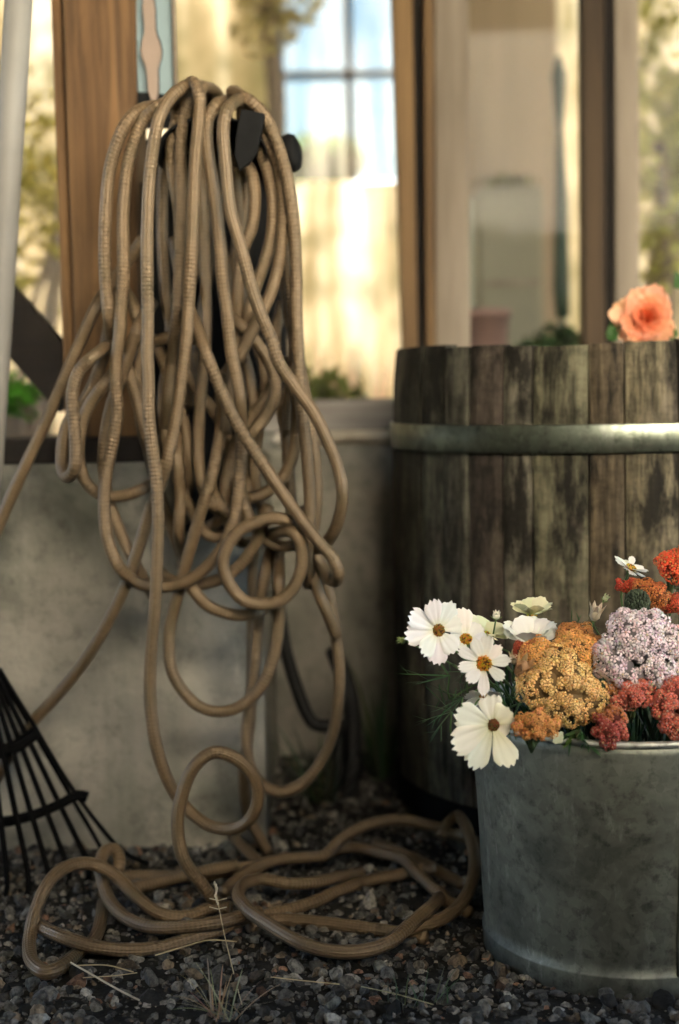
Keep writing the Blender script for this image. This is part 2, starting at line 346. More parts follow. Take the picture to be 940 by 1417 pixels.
def ico(sub):
    import bmesh
    bm = bmesh.new(); bmesh.ops.create_icosphere(bm, subdivisions=sub, radius=1.0)
    v = np.array([tuple(q.co) for q in bm.verts]); f = np.array([[q.index for q in fc.verts] for fc in bm.faces]); bm.free(); return v, f
def gravel():
    v0, f0 = ico(2); n = 40000
    xs = rng.uniform(-0.62, 0.95, n); ys = 0.95 + 1.32 * rng.uniform(0, 1, n) ** 1.25
    keep = np.abs(xs) < 0.33 * ys + 0.32; keep &= (xs - .29) ** 2 + (ys - 1.458) ** 2 > .139 ** 2; xs, ys = xs[keep], ys[keep]; n = len(xs)
    size = np.clip(rng.lognormal(math.log(0.0038), 0.52, n), 0.0014, 0.0112)
    # angular stones: cut the sphere by random planes
    vv = np.repeat(v0[None], n, 0)
    for k in range(9):
        nr = rng.normal(size=(n, 3)); nr /= np.linalg.norm(nr, axis=1)[:, None]; h = rng.uniform(0.34, 0.80, n)
        dp = np.einsum('nij,nj->ni', vv, nr); ex = np.clip(dp - h[:, None], 0, None)
        vv = vv - ex[:, :, None] * nr[:, None, :]
    vv *= rng.uniform(0.65, 1.35, (n, 1, 3))
    q = rng.normal(size=(n, 4)); q /= np.linalg.norm(q, axis=1)[:, None]; a, b, c, d = q.T
    Rm = np.stack([np.stack([1 - 2 * (c * c + d * d), 2 * (b * c - a * d), 2 * (b * d + a * c)], -1),
                   np.stack([2 * (b * c + a * d), 1 - 2 * (b * b + d * d), 2 * (c * d - a * b)], -1),
                   np.stack([2 * (b * d - a * c), 2 * (c * d + a * b), 1 - 2 * (b * b + c * c)], -1)], 1)
    vv = np.einsum('nij,nkj->nki', Rm, vv) * size[:, None, None]
    zs = 0.003 + size * rng.uniform(-0.45, 0.55, n)
    vv += np.stack([xs, ys, zs], -1)[:, None, :]
    pal = np.array([(0.20, 0.19, 0.165), (0.12, 0.115, 0.105), (0.28, 0.26, 0.22), (0.36, 0.33, 0.27), (0.25, 0.19, 0.125), (0.30, 0.17, 0.105), (0.05, 0.048, 0.043), (0.16, 0.16, 0.14), (0.42, 0.39, 0.33)])
    ci = pal[rng.choice(len(pal), n, p=[.22, .18, .16, .09, .09, .05, .08, .09, .04])] * rng.uniform(0.10, 0.62, (n, 1))
    m = v0.shape[0]; F_ = (f0[None] + (np.arange(n) * m)[:, None, None]).reshape(-1, 3)
    me = bpy.data.meshes.new('gravel'); V = vv.reshape(-1, 3)
    me.vertices.add(len(V)); me.vertices.foreach_set('co', V.ravel())
    me.loops.add(F_.size); me.loops.foreach_set('vertex_index', F_.ravel().astype(np.int32))
    me.polygons.add(len(F_)); me.polygons.foreach_set('loop_start', np.arange(0, F_.size, 3, dtype=np.int32))
    me.update(calc_edges=True); me.polygons.foreach_set('use_smooth', np.zeros(len(F_), dtype=bool))
    ca = me.color_attributes.new('Col', 'FLOAT_COLOR', 'POINT'); C4 = np.ones((len(V), 4), dtype=np.float32); C4[:, :3] = np.repeat(ci, m, 0)
    ca.data.foreach_set('color', C4.ravel()); me.materials.append(M['stone'])
    o = bpy.data.objects.new('gravel', me); COL.objects.link(o)
    tag(o, 'grey and tan angular gravel covering the ground', 'gravel', kind='stuff')
gravel()

# ------------------------------------------------------------------ greenhouse (one building)
gh = thing('greenhouse', 'weathered timber greenhouse with glass walls on a concrete plinth', 'greenhouse', (0, 2.3, 0))
XC = P(362, 900, 1.80).x                              # the corner of the plinth
ZL = P(200, 641, 1.80).z; ZR = P(470, 598, 2.25).z
def wall_box(lo, hi, nx=24, nz=14, wob=0.0015):
    """a rough cast concrete block: gridded faces with an uneven arris"""
    import bmesh
    bm = bmesh.new(); bmesh.ops.create_cube(bm, size=1.0)
    for v in bm.verts: v.co = Vector([lo[i] + (v.co[i] + 0.5) * (hi[i] - lo[i]) for i in range(3)])
    bmesh.ops.bevel(bm, geom=bm.edges[:], offset=0.006, segments=2, affect='EDGES')
    bmesh.ops.subdivide_edges(bm, edges=[e for e in bm.edges if e.calc_length() > 0.08], cuts=14, use_grid_fill=True)
    for v in bm.verts:
        n = noise.noise(v.co * 14) * wob + noise.noise(v.co * 45) * wob * 0.6
        v.co += Vector((n, n, noise.noise(v.co * 20 + Vector((9, 3, 1))) * wob))
    mb = MB(); mb.add([tuple(v.co) for v in bm.verts], [tuple(v.index for v in f.verts) for f in bm.faces], (1, 1, 1), True); bm.free(); return mb
mb = wall_box((-2.2, 1.80, -0.05), (XC, 2.0, ZL)); pw = build('plinth_wall', mb, M['concrete'], gh)
mb = wall_box((XC - 0.2, 1.995, -0.05), (XC - 0.003, 2.26, ZL - 0.003)); build('plinth_wall', mb, M['concrete'], gh)
mb = wall_box((XC - 0.2, 2.25, -0.05), (0.118, 2.45, ZR)); build('plinth_wall', mb, M['concrete'], gh)
mb = wall_box((XC - .004, 2.240, ZR - .020), (0.119, 2.30, ZR + .0005), wob=.002); build('lit_lip', mb, M['lit_lip'], gh)['label'] = 'pale band with the light on the plinth edge painted in'  # pale strip paints the light caught by the plinth's top edge
# sills
mb = MB(); mb.box((-2.2, 1.815, ZL + 0.001), (XC - 0.01, 1.985, P(100, 606, 1.82).z)); build('sill', mb, M['dark_wood'], gh, 0.003)['label'] = 'sill board with its shade put into the dark colour'  # shadowed stretch of the same sill, drawn in darker timber
zs0 = ZR + 0.0015; zs1 = P(470, 556, 2.29).z
mb = MB(); mb.hexa([(XC - .18, 2.268, zs0), (0.118, 2.268, zs0), (0.118, 2.44, zs0), (XC - .18, 2.44, zs0), (XC - .18, 2.285, zs1), (0.118, 2.285, zs1), (0.118, 2.44, zs1 + .004), (XC - .18, 2.44, zs1 + .004)])
build('sill', mb, M['grey_sill'], gh, 0.003)['label'] = 'weathered grey sill board'
# posts (measured outlines, real 10 cm timbers)
def post(px0t, px1t, px0b, px1b, pyb, d, depth, mat, name='post', pyt=-60, bev=0.003, up=0.6, parent=None):
    a, b = P(px0t, pyt, d), P(px1t, pyt, d); c, e = P(px0b, pyb, d), P(px1b, pyb, d)
    sl = (a - c) / (a.z - c.z); sr = (b - e) / (b.z - e.z)
    a = a + sl * up; b = b + sr * up; b.z = a.z; e.z = c.z
    D = Vector((0, depth, 0)); mb = MB(); mb.hexa([c, e, e + D, c + D, a, b, b + D, a + D]); return build(name, mb, mat, parent or gh, bev)
zsl = 606
post(84, 188, 108, 192, zsl, 1.83, 0.10, M['post_wood'])
post(68, 82.5, 91, 106, zsl, 1.845, 0.08, M['post_wood'])
# brace: a dark diagonal board running up-left from the foot of the post
b0, b1 = P(100, 540, 1.90), P(-60, 360, 1.90)
u = (b1 - b0).normalized(); w = Vector((u.z, 0, -u.x)); hw = 0.034
mb = MB(); e0 = b0 - u * 0.01; e1 = b1 + u * 0.35
mb.hexa([e0 - w * hw, e0 + w * hw, e0 + w * hw + Vector((0, .03, 0)), e0 - w * hw + Vector((0, .03, 0)), e1 - w * hw, e1 + w * hw, e1 + w * hw + Vector((0, .03, 0)), e1 - w * hw + Vector((0, .03, 0))])
build('brace', mb, M['brace_wood'], gh, 0.002)['label'] = 'dark diagonal brace board'
# ornamental strap beside the post
def flat_shape(outline, d, thick, name, mat, parent, bev=0.001):
    pts = [P(x, y, d) for x, y in outline]; n = len(pts); D = Vector((0, thick, 0)); mb = MB()
    mb.add(pts + [p + D for p in pts], [tuple(range(n)), tuple(range(2 * n - 1, n - 1, -1))] + [(i, i + n, (i + 1) % n + n, (i + 1) % n) for i in range(n)], (1, 1, 1), False)
    return build(name, mb, mat, parent, bev)
sp = flat_shape([(185, -60), (189, 60), (192, 175), (242, 178), (239, 60), (235, -60)][::1], 1.835, 0.006, 'strap_plate', M['plate'], gh)
sp['label'] = 'metal strap plate coloured pale blue for its sky reflection'
flat_shape([(235.3, -60), (239.3, 60), (242.3, 178), (246, 178), (243, 60), (239, -60)], 1.825, 0.02, 'strap_edge', M['pale_wood'], gh)
half = [(-60, 5), (-20, 6), (0, 7.5), (12, 8.5), (40, 7.5), (48, 9), (58, 12.5), (70, 14.3), (80, 13), (88, 10), (95, 8), (110, 7.5), (125, 7), (135, 5), (141, 2)]
axis = lambda y: 205.0 + (y + 0) * 0.055
rt = [(axis(y) + w_, y) for y, w_ in half]; lf = [(axis(y) - w_, y) for y, w_ in half[::-1]]
orn = flat_shape(rt + lf, 1.822, 0.008, 'strap_ornament', M['ornament'], sp); orn['label'] = 'beige baluster-shaped ornament on the strap'
flat_shape([(x + 2.2, y) for x, y in rt] + [(x + 2.5, y) for x, y in lf], 1.831, 0.003, 'ornament_shadow', M['black_metal'], sp)  # black offset copy drawn as the ornament's shadow edge
flat_shape([(190, 127), (191, 178), (237, 178), (236, 132), (214, 128)], 1.829, 0.004, 'strap_foot', M['black_metal'], sp)
# right hand corner post, door frame
DY = 2.36
post(541, 570, 560, 580, 552, DY, 0.07, M['gold_wood'], 'corner_post')
post(570.5, 585, 580.5, 592, 700, DY + 0.03, 0.05, M['dark_wood'], 'rebate')
post(585.5, 600, 592.5, 604, 760, DY, 0.06, M['gold_wood'], 'corner_post')
door = build('door', (lambda mb: (mb.box((P(604, 900, DY).x, DY + .012, 0.06), (P(1300, 900, DY).x, DY + .05, 0.20)), mb)[1])(MB()), M['pale_wood'], gh, 0.002)
post(600.5, 648, 604.5, 654, 900, DY + 0.005, 0.045, M['pale_wood'], 'stile', parent=door)
post(806, 836, 812, 840, 900, DY + 0.004, 0.05, M['door_wood'], 'stile', parent=door)
post(836.5, 850, 840.5, 853, 900, DY + 0.02, 0.04, M['dark_wood'], 'stile', parent=door)
post(850.5, 884, 853.5, 888, 900, DY + 0.005, 0.045, M['pale_wood'], 'stile', parent=door)
post(1130, 1180, 1130, 1180, 900, DY + 0.005, 0.045, M['pale_wood'], 'stile', parent=door)
def pane(x0, x1, z0, z1, y, parent, mat='glass'):
    mb = MB(); mb.add([(x0, y, z0), (x1, y, z0), (x1, y, z1), (x0, y, z1)], [(0, 1, 2, 3)], (1, 1, 1), False); return build('glass_pane', mb, M[mat], parent)
pane(P(650, 400, DY).x, P(812, 400, DY).x, 0.2, 2.3, DY + .03, door); pane(P(880, 400, DY).x, P(1140, 400, DY).x, 0.2, 2.3, DY + .03, door)
pane(XC - .15, P(560, 400, DY).x, zs1 + .004, 2.3, DY + .04, gh)
pane(-2.0, P(80, 400, 1.88).x, P(100, 606, 1.88).z, 2.3, 1.885, gh)
# dark panel put behind the hose so the gaps between strands read black
mb = MB(); mb.box((XC - .24, 1.86, ZL + .03), (XC + .005, 1.90, P(300, 250, 1.86).z)); rb = build('gap_dark_panel', mb, M['dark_wood'], gh, 0.003); rb['label'] = 'dark panel added to blacken the gaps behind the hose'
# back wall, and an unseen low eave shaped to block sun and sky
mb = MB(); mb.hexa([(-3.5, 0.12, 1.72), (4.5, 0.12, 1.72), (4.5, 4.95, 2.60), (-3.5, 4.95, 2.60), (-3.5, 0.12, 1.80), (4.5, 0.12, 1.80), (4.5, 4.95, 2.68), (-3.5, 4.95, 2.68)])
build('shade_roof', mb, M['shade_roof'], gh)
BY = 4.6
wx0, wx1, wz0 = P(394, 240, BY).x, P(548, 240, BY).x, P(470, 252, BY).z
mb = MB(); T = .006
mb.box((-3.2, BY, 0), (wx0, BY + T, 2.5)); mb.box((wx1, BY, 0), (4.2, BY + T, 2.5)); mb.box((wx0, BY, 0), (wx1, BY + T, wz0))
bw = build('back_wall', mb, M['milky'], gh); bw['label'] = 'limewashed back glazing glowing in the sun'
fm = MB(); t = .022

mx = P(483, 105, BY).x; mz = P(483, 105, BY).z
fm.box((mx - .012, BY - .028, wz0), (mx + .012, BY - .003, 2.45)); fm.box((wx0, BY - .03, mz - .010), (wx1, BY - .005, mz + .010))
wn = build('window', fm, M['gold_wood'], bw); wn['label'] = 'brown window frame with crossing bars'
pane(wx0, wx1, wz0, 2.45, BY - .015, wn, 'dimming_glass')
for sx in (-3.2, 4.2):
    mb = MB(); mb.box((sx - .02, 2.46, 0), (sx + .02, BY, 2.4)); build('end_wall', mb, M['milky'], gh)

# ------------------------------------------------------------------ hose
HR = 0.0073
DF, DM, DB = 1.615, 1.675, 1.735
S = []                                                 # strands: (list of points, mode)
def hang(pts, d=DM):
    q = []
    for p in pts: q.append(P(p[0], p[1], p[2] if len(p) > 2 else d))
    S.append((q, 'y'))
def over(x, y, drop=70, dx=6, d0=1.70):               # over the saddle and down behind it
    return [(x + dx * 2.2, y + drop, 1.765), (x + dx * 1.6, y + drop * .5, 1.768), (x + dx, y + 45, 1.765), (x + dx * .6, y + 8, 1.74), ]
# front falls
A = [(219, 147, DM), (190, 155, DF + .02), (172, 176, DF + .01), (153, 230), (146, 306), (146, 383), (151, 440), (158, 478, DM), (174, 504, DM), (191, 559, DM), (203, 610, DM), (214, 660, DB), (232, 720, DB), (250, 770, DB)]
hang(over(240, 140)[:] + A, DF + .012)
hang(over(262, 128) + [(243, 136, DM), (222, 146, DF), (200, 164), (180, 214), (171, 286), (171, 383), (167, 430), (166, 460), (161, 500), (161, 540), (163, 571), (155, 619), (147, 661), (145, 699), (150, 745), (165, 782), (193, 806, DF + .03), (229, 811, DF + .04), (264, 801, DF + .035), (295, 775, DF + .03), (320, 732, DF + .03), (331, 676, DF + .03), (335, 604, DF + .03), (333, 560), (328, 525), (320, 487), (313, 425), (308, 390), (304, 335), (297, 270), (287, 200), (288, 165), (298, 148, DF + .01), (310, 142, DM)] + over(310, 140, 110)[::-1], DF + .008)
CC = [(270, 118, DM), (254, 121, DF + .01), (238, 134, DF), (221, 163), (209, 230), (204, 316), (204, 398), (205, 440), (204, 485), (206, 530), (206, 571), (211, 619), (217, 667), (219, 715), (218, 760), (216, 817), (210, 893), (208, 955), (212, 1006, 1.60), (222, 1052, 1.60), (240, 1094, 1.60), (262, 1122, 1.595), (291, 1143, 1.585), (327, 1146, 1.57), (350, 1128, 1.56), (357, 1090, 1.555), (333, 1054, 1.55), (296, 1041, 1.545), (268, 1062, 1.54), (250, 1108, 1.535), (246, 1149, 1.53), (255, 1190, 1.525), (278, 1222, 1.53), (300, 1248, 1.545), (318, 1256, 1.56)]
hang(over(284, 120) + CC, DF - .012)
D_ = [(262, 116, DM), (271, 119, DF + .005), (277, 135, DF), (276, 163), (271, 215), (268, 281), (265, 357), (261, 424), (258, 470), (251, 528), (241, 594), (229, 645), (220, 675, DF + .012), (208, 705, DF + .02), (192, 757, DF + .025), (170, 819, DF + .03), (140, 878, DF + .05), (112, 922, DF + .07), (77, 965, DF + .095), (45, 1000, DF + .11), (15, 1042, DF + .125), (-10, 1085, DF + .13)]
hang(over(258, 118) + D_, DF - .002)
hang(over(300, 128) + [(285, 122, DM), (275, 126, DF + .03), (258, 150), (250, 200), (251, 260), (250, 320), (249, 378), (246, 430), (238, 500, DM), (232, 560, DM), (226, 640, DB)], DF + .03)
hang([(262, 140, DM), (246, 165), (238, 204), (240, 245), (247, 286), (250, 340, DM), (252, 420, DM), (256, 480, DB), (270, 560, DB)], DF + .045)
hang([(232, 200), (226, 245), (225, 332), (230, 408), (236, 444), (246, 500), (262, 560, DB)], DB - .02)
hang([(275, 200), (279, 265), (283, 357), (286, 434), (285, 480), (279, 538), (275, 604), (276, 645), (281, 672), (296, 700), (315, 712, DB)], DM - .005)
hang([(240, 330, DM + .02), (250, 385, DM), (261, 425, DF + .035), (274, 457, DF + .012), (286, 490), (305, 538), (331, 591), (366, 645), (397, 691), (418, 720), (443, 752), (461, 772), (468, 790), (464, 803, DF + .02), (455, 800, DF + .035), (446, 785, DF + .045), (436, 765, DF + .05), (427, 740, DF + .06), (420, 700, DM)], DF - .008)
hang(over(345, 138) + [(338, 138, DM), (322, 143, DF), (312, 158), (309, 180), (312, 225), (319, 291), (333, 340), (350, 403), (362, 437), (376, 470), (385, 500), (407, 533), (433, 569), (453, 609), (469, 650), (474, 688), (466, 727, DF), (450, 752, DF + .03), (436, 760, DF + .05)], DF - .018)
hang(over(330, 128) + [(322, 128, DM), (345, 140, DF + .03), (362, 155), (380, 189), (396, 240), (406, 306), (410, 383), (410, 430), (412, 477), (417, 553), (425, 630), (429, 686), (428, 730), (424, 770), (428, 810, DM)], DF + .03)
hang([(395, 300, DM), (398, 360), (404, 420), (414, 500), (428, 580), (436, 640), (438, 690), (434, 730), (424, 760)], DM + .005)
hang([(345, 160, DM), (368, 189), (386, 230), (393, 286), (389, 347), (378, 398), (365, 430), (345, 468), (330, 500)], DF + .042)
hang([(335, 190, DM), (357, 204), (375, 255), (378, 306), (368, 357), (352, 403), (340, 450), (332, 500, DM)], DF + .05)
hang([(325, 220), (342, 228), (352, 262), (348, 317), (338, 340), (330, 380), (328, 439), (326, 490), (318, 550), (312, 600)], DF + .055)
hang([(394, 327), (396, 383), (400, 434), (408, 480), (402, 540), (398, 600)], DB - .02)
hang([(318, 430, DB), (327, 444), (345, 462), (364, 486), (378, 516), (380, 548), (366, 579), (345, 604), (325, 640, DB)], DM - .015)
hang([(400, 500, DB), (410, 545), (412, 580), (407, 625), (392, 660), (366, 683), (341, 690), (322, 688, DB)], DM)
hang([(330, 640, DB), (336, 691), (346, 717), (366, 745), (392, 756), (412, 752, DM)], DM - .01)
hang([(425, 745, DM), (408, 722, DF + .015), (397, 719), (378, 717), (356, 722), (330, 736), (314, 758), (309, 782), (320, 812), (338, 831), (360, 836), (387, 832), (408, 811), (418, 780), (416, 752), (406, 737), (390, 735, DF + .02), (372, 740, DF + .05), (350, 730, DM)], DF + .002)
hang([(250, 780, DB), (264, 812), (288, 838), (325, 851), (355, 848), (372, 836, DM)], DM - .025)
hang([(220, 790, DB), (245, 806), (280, 808), (315, 796), (344, 768), (361, 735), (372, 700, DM)], DM - .015)
hang([(305, 520, DB), (306, 589, DM), (295, 655), (276, 717), (261, 768), (250, 809), (239, 849), (234, 880), (238, 929), (258, 962), (280, 980), (305, 985), (332, 978), (360, 952), (378, 912), (386, 863), (386, 800), (386, 755, DB)], DF + .045)
hang([(380, 740, DB), (368, 791), (358, 850), (352, 930), (344, 985), (341, 1026), (347, 1062), (363, 1086), (388, 1096), (419, 1084), (449, 1046), (465, 995), (470, 934), (464, 873), (455, 822), (441, 785), (432, 758), (424, 720, DM)], DF + .075)
hang([(350, 745, DB), (350, 820), (349, 920), (346, 1000), (338, 1060), (345, 1130, 1.76), (372, 1180, 1.76)], DB)
hang([(430, 765, DM), (438, 810), (452, 845), (466, 880, DM)], DF + .05)
# left bight
hang([(200, 330, DB), (165, 380, DB), (134, 425), (112, 473), (89, 524), (64, 584), (35, 645), (13, 693), (-8, 742)], DM + .012)
hang([(160, 470, DM), (131, 492), (110, 512), (100, 543), (102, 578), (105, 619), (103, 648), (94, 660, DF + .02), (86, 648, DF + .04), (86, 618, DF + .05), (94, 585, DF + .06), (118, 552, DM), (140, 500, DM), (150, 450, DM), (158, 390, DB)], DF + .005)
hang([(185, 480, DB), (150, 526), (128, 554), (114, 586), (110, 635), (118, 664), (137, 683), (166, 687), (195, 678), (222, 660, DB)], DM - .02)
hang([(210, 420, DB), (192, 452), (179, 490), (165, 530), (152, 570), (143, 640), (150, 690), (170, 745), (195, 795), (215, 830, DB)], DM - .01)
hang([(250, 560, DB), (244, 630), (249, 681), (247, 737), (253, 775, DB)], DM - .012)
hang([(215, 470, DB), (226, 500), (240, 540), (256, 590), (262, 650), (254, 720, DB)], DM + .01)
hang([(200, 478, DB), (222, 470), (246, 464), (270, 470, DB)], DM + .02)
hang([(290, 660, DB), (300, 690), (316, 712), (330, 730, DB)], DM)
hang([(355, 470, DB), (366, 520), (356, 600), (352, 660), (366, 720, DB)], DB - .02)
hang([(390, 420, DB), (380, 470), (384, 540), (396, 600), (400, 660), (404, 720, DB)], DB - .015)
hang([(236, 455, DB), (252, 500), (272, 540), (300, 575), (318, 620), (322, 670), (306, 715), (280, 735, DB)], DM + .015)
hang([(392, 500, DB), (372, 545), (340, 590), (318, 640), (312, 700), (326, 745), (352, 752, DB)], DM + .01)
hang([(232, 500, DB), (226, 560), (236, 630), (262, 700), (290, 742), (318, 738), (336, 705), (342, 640, DB)], DM + .02)
hang([(300, 300, DB), (312, 380), (322, 450), (345, 520), (352, 590), (338, 650, DB)], DM + .02)
hang([(170, 400, DB), (184, 425), (196, 465), (190, 520), (196, 590), (212, 640, DB)], DM + .01)
# the mass of turns behind, hanging from the saddle
for k in range(2):
    x0 = 300 + 34 * k + rng.uniform(-4, 4); x1 = 200 + (x0 - 196) * 0.85 + rng.uniform(-25, 25); yb = rng.uniform(560, 740)
    xm = (x0 + x1) / 2 + rng.uniform(-12, 12)
    d = DB + .03
    if k % 2: hang([(x0 * .5 + 140, 160, d), (x0, 230), (x0 + rng.uniform(-5, 5), 350), (xm, 480), (x1, yb - 60), (x1 + rng.uniform(8, 18), yb - 8), (x1 + rng.uniform(22, 30), yb - 50), (x1 + 12, yb - 180), (x0 * .8 + 60, 330), (x0 * .6 + 120, 200)], d)
    else: hang([(x0 * .5 + 140, 170, d), (x0, 240), (xm, 400), (x1, yb - 90), (x1 - 14, yb - 12), (x1 - 30, yb - 46), (x1 - 10, yb - 180), (x0 * .8 + 60, 320), (x0 * .6 + 120, 200)], d)
# dark hose on the right of the loop
# coils on the gravel
def lay(pts):
    S.append(([G(p[0], p[1], p[2]) for p in pts], 'z'))
r0 = HR + 0.006
lay([(318, 1256, .018), (294, 1256, .018), (255, 1269, .016), (221, 1264, .022), (191, 1243, .035), (162, 1214, .052), (132, 1197, .066), (98, 1198, .072), (70, 1219, .066), (51, 1257, .045), (41, 1300, .022), (46, 1333, .015), (66, 1346, .014), (87, 1336, .014), (108, 1318, .013), (130, 1300, .012), (140, 1270, .012), (143, 1250, .012)])
lay([(360, 1272, .014), (328, 1281, .016), (298, 1290, .018), (255, 1301, .018), (213, 1311, .016), (170, 1313, .018), (128, 1308, .024), (85, 1294, .030), (57, 1280, .030), (46, 1268, .024)])
lay([(345, 1268, .026), (306, 1280, .028), (264, 1287, .026), (213, 1287, .022), (183, 1277, .022), (157, 1255, .026), (145, 1230, .034), (139, 1198, .050), (146, 1178, .060), (159, 1175, .060), (166, 1191, .050), (162, 1206, .040), (150, 1216, .020)])
lay([(150, 1212, .012), (200, 1212, .012), (277, 1212, .014), (340, 1200, .016), (400, 1186, .022)])
lay([(180, 1232, .012), (225, 1222, .014), (270, 1212, .022), (330, 1200, .028)])
lay([(308, 1234, .014), (326, 1218, .018), (343, 1204, .022), (385, 1189, .026), (425, 1185, .026), (449, 1182, .030), (468, 1164, .040), (485, 1151, .050), (513, 1138, .060), (555, 1131, .064), (598, 1138, .058), (628, 1147, .050), (660, 1160, .03)])
lay([(610, 1150, .05), (622, 1132, .062), (632, 1125, .066), (649, 1153, .056), (657, 1196, .040), (649, 1238, .025), (628, 1268, .016), (598, 1286, .014), (560, 1296, .013)])
lay([(440, 1190, .014), (460, 1180, .020), (483, 1174, .026), (521, 1181, .026), (555, 1190, .026), (577, 1211, .026), (602, 1234, .020), (628, 1253, .014), (650, 1262, .013)])
lay([(500, 1208, .016), (470, 1214, .022), (445, 1221, .026), (402, 1226, .030), (364, 1221, .034), (340, 1228, .036), (330, 1246, .034), (343, 1269, .030), (377, 1290, .026), (419, 1311, .022), (462, 1321, .020), (504, 1320, .020), (538, 1309, .022), (568, 1285, .026), (590, 1266, .030), (604, 1250, .022), (612, 1236, .012)])
lay([(352, 1272, .012), (368, 1264, .013), (428, 1249, .014), (470, 1232, .016), (513, 1219, .015), (555, 1213, .014), (600, 1206, .013)])
lay([(345, 1281, .012), (372, 1272, .013), (428, 1273, .013), (491, 1280, .013), (555, 1288, .013), (590, 1296, .012)])
lay([(520, 1165, .012), (580, 1190, .012), (640, 1222, .012)])
lay([(360, 1195, .012), (330, 1165, .02), (318, 1140, .012)])
curves = []
for q, mode in S: curves.append((np.array([tuple(p) for p in catmull(q, 0.006)]), mode))
def relax(curves, iters=60):
    A_ = np.concatenate([c for c, m in curves]); sid = np.concatenate([[i] * len(c) for i, (c, m) in enumerate(curves)])
    idx = np.concatenate([np.arange(len(c)) for c, m in curves]); isz = np.concatenate([[m == 'z'] * len(c) for c, m in curves])
    D2 = 2 * HR * 0.98; pairs = []
    order = np.argsort(A_[:, 0]); xs = A_[order, 0]
    for a in range(len(order)):
        i = order[a]; b = np.searchsorted(xs, xs[a] + D2); js = order[a + 1:b]
        if len(js) == 0: continue
        both = isz[i] & isz[js]
        # same-kind strands: hanging ones compare in (x, z), lying ones in (x, y)
        d2 = np.where(both, (A_[js, 0] - A_[i, 0]) ** 2 + (A_[js, 1] - A_[i, 1]) ** 2, (A_[js, 0] - A_[i, 0]) ** 2 + (A_[js, 2] - A_[i, 2]) ** 2)
        ok = (d2 < D2 * D2) & (isz[js] == isz[i]) & ((sid[js] != sid[i]) | (np.abs(idx[js] - idx[i]) > 9))
        for j, q in zip(js[ok], d2[ok]): pairs.append((i, j, math.sqrt(D2 * D2 - q)))
    if not pairs: return curves
    I = np.array([p[0] for p in pairs]); J = np.array([p[1] for p in pairs]); need = np.array([p[2] for p in pairs])
    ax = np.where(isz[I], 2, 1); off = np.zeros(len(A_)); h0 = np.where(isz, A_[:, 2], A_[:, 1]); ends = np.cumsum([len(c) for c, m in curves]); st = np.concatenate([[0], ends[:-1]])
    for it in range(iters):
        h = h0 + off; dlt = h[J] - h[I]; sg = np.where(dlt >= 0, 1, -1); pen = np.clip(need - np.abs(dlt), 0, None) * 0.3
        acc = np.zeros(len(A_)); cnt = np.zeros(len(A_))
        np.add.at(acc, J, sg * pen); np.add.at(acc, I, -sg * pen); np.add.at(cnt, J, pen > 0); np.add.at(cnt, I, pen > 0)
        off += acc / np.maximum(1, np.sqrt(cnt)) 
        for s_, e_ in zip(st, ends):
            o = off[s_:e_]; k = min(11, len(o) // 2 * 2 - 1)
            if k >= 3: off[s_:e_] = 0.35 * o + 0.65 * np.convolve(np.pad(o, k // 2, 'edge'), np.ones(k) / k, 'valid')[:len(o)]
        h = h0 + off; h = np.where(isz, np.maximum(h, HR + .003), np.minimum(h, 1.786)); off = h - h0
    out = []
    for (s_, e_), (c, m) in zip(zip(st, ends), curves):
        c = c.copy(); c[:, 2 if m == 'z' else 1] += off[s_:e_]; out.append((c, m))
    return out
curves = relax(curves)
mb = MB()
for c, m in curves: mb.tube([Vector(p) for p in c], [HR * (1 + .05 * noise.noise(Vector(p) * 9) + .03 * noise.noise(Vector(p) * 31)) for p in c], 12, (1, 1, 1), True, True)
hose = build('garden_hose', mb, M['hose'])
tag(hose, 'long tan ribbed garden hose hung in loops on the wall and trailing over the gravel', 'garden hose')

# ------------------------------------------------------------------ hose hanger
hh = thing('hose_hanger', 'black metal hose hanger saddle mostly hidden under the coiled hose', 'hose hanger', P(290, 200, 1.80))
mb = MB(); mb.box((P(205, 300, 1.79).x, 1.792, P(300, 560, 1.79).z), (P(392, 300, 1.79).x, 1.800, P(300, 190, 1.79).z)); build('back_plate', mb, M['black_metal'], hh, 0.002)
mb = MB(); mb.box((P(238, 600, 1.79).x, 1.790, P(300, 735, 1.79).z), (P(350, 600, 1.79).x, 1.7985, P(300, 565, 1.79).z)); build('gap_dark_plate', mb, M['black_metal'], hh, 0.002)  # black sheet added to darken the gaps low behind the hose
pr = []                                                # curved saddle
xa, xb = P(222, 180, 1.70).x, P(372, 180, 1.70).x; zt = P(300, 158, 1.70).z - .012; mb = MB(); seg = 16; vs = []; fs = []
for i in range(seg + 1):
    t = math.pi * i / seg; x = (xa + xb) / 2 - (xb - xa) / 2 * math.cos(t); z = zt - 0.045 + 0.045 * math.sin(t)
    vs += [(x, 1.64, z), (x, 1.795, z), (x, 1.795, z - .004), (x, 1.64, z - .004)]
for i in range(seg):
    a = i * 4; b = a + 4; fs += [(a, b, b + 1, a + 1), (a + 1, b + 1, b + 2, a + 2), (a + 2, b + 2, b + 3, a + 3), (a + 3, b + 3, b, a)]
mb.add(vs, fs); build('saddle', mb, M['black_metal'], hh)
fl = flat_shape([(334, 150), (367, 157), (362, 182), (355, 212), (345, 226), (331, 236), (324, 215), (327, 180)], 1.622, 0.012, 'front_lip', M['black_metal'], hh, 0.0015)
mb = MB(); k0 = P(402, 212, 1.74); mb.lathe([(0.0, -.012), (.010, -.012), (.013, -.006), (.014, .002), (.012, .009), (.006, .013), (0, .013)], 20, (0, 0, 0))
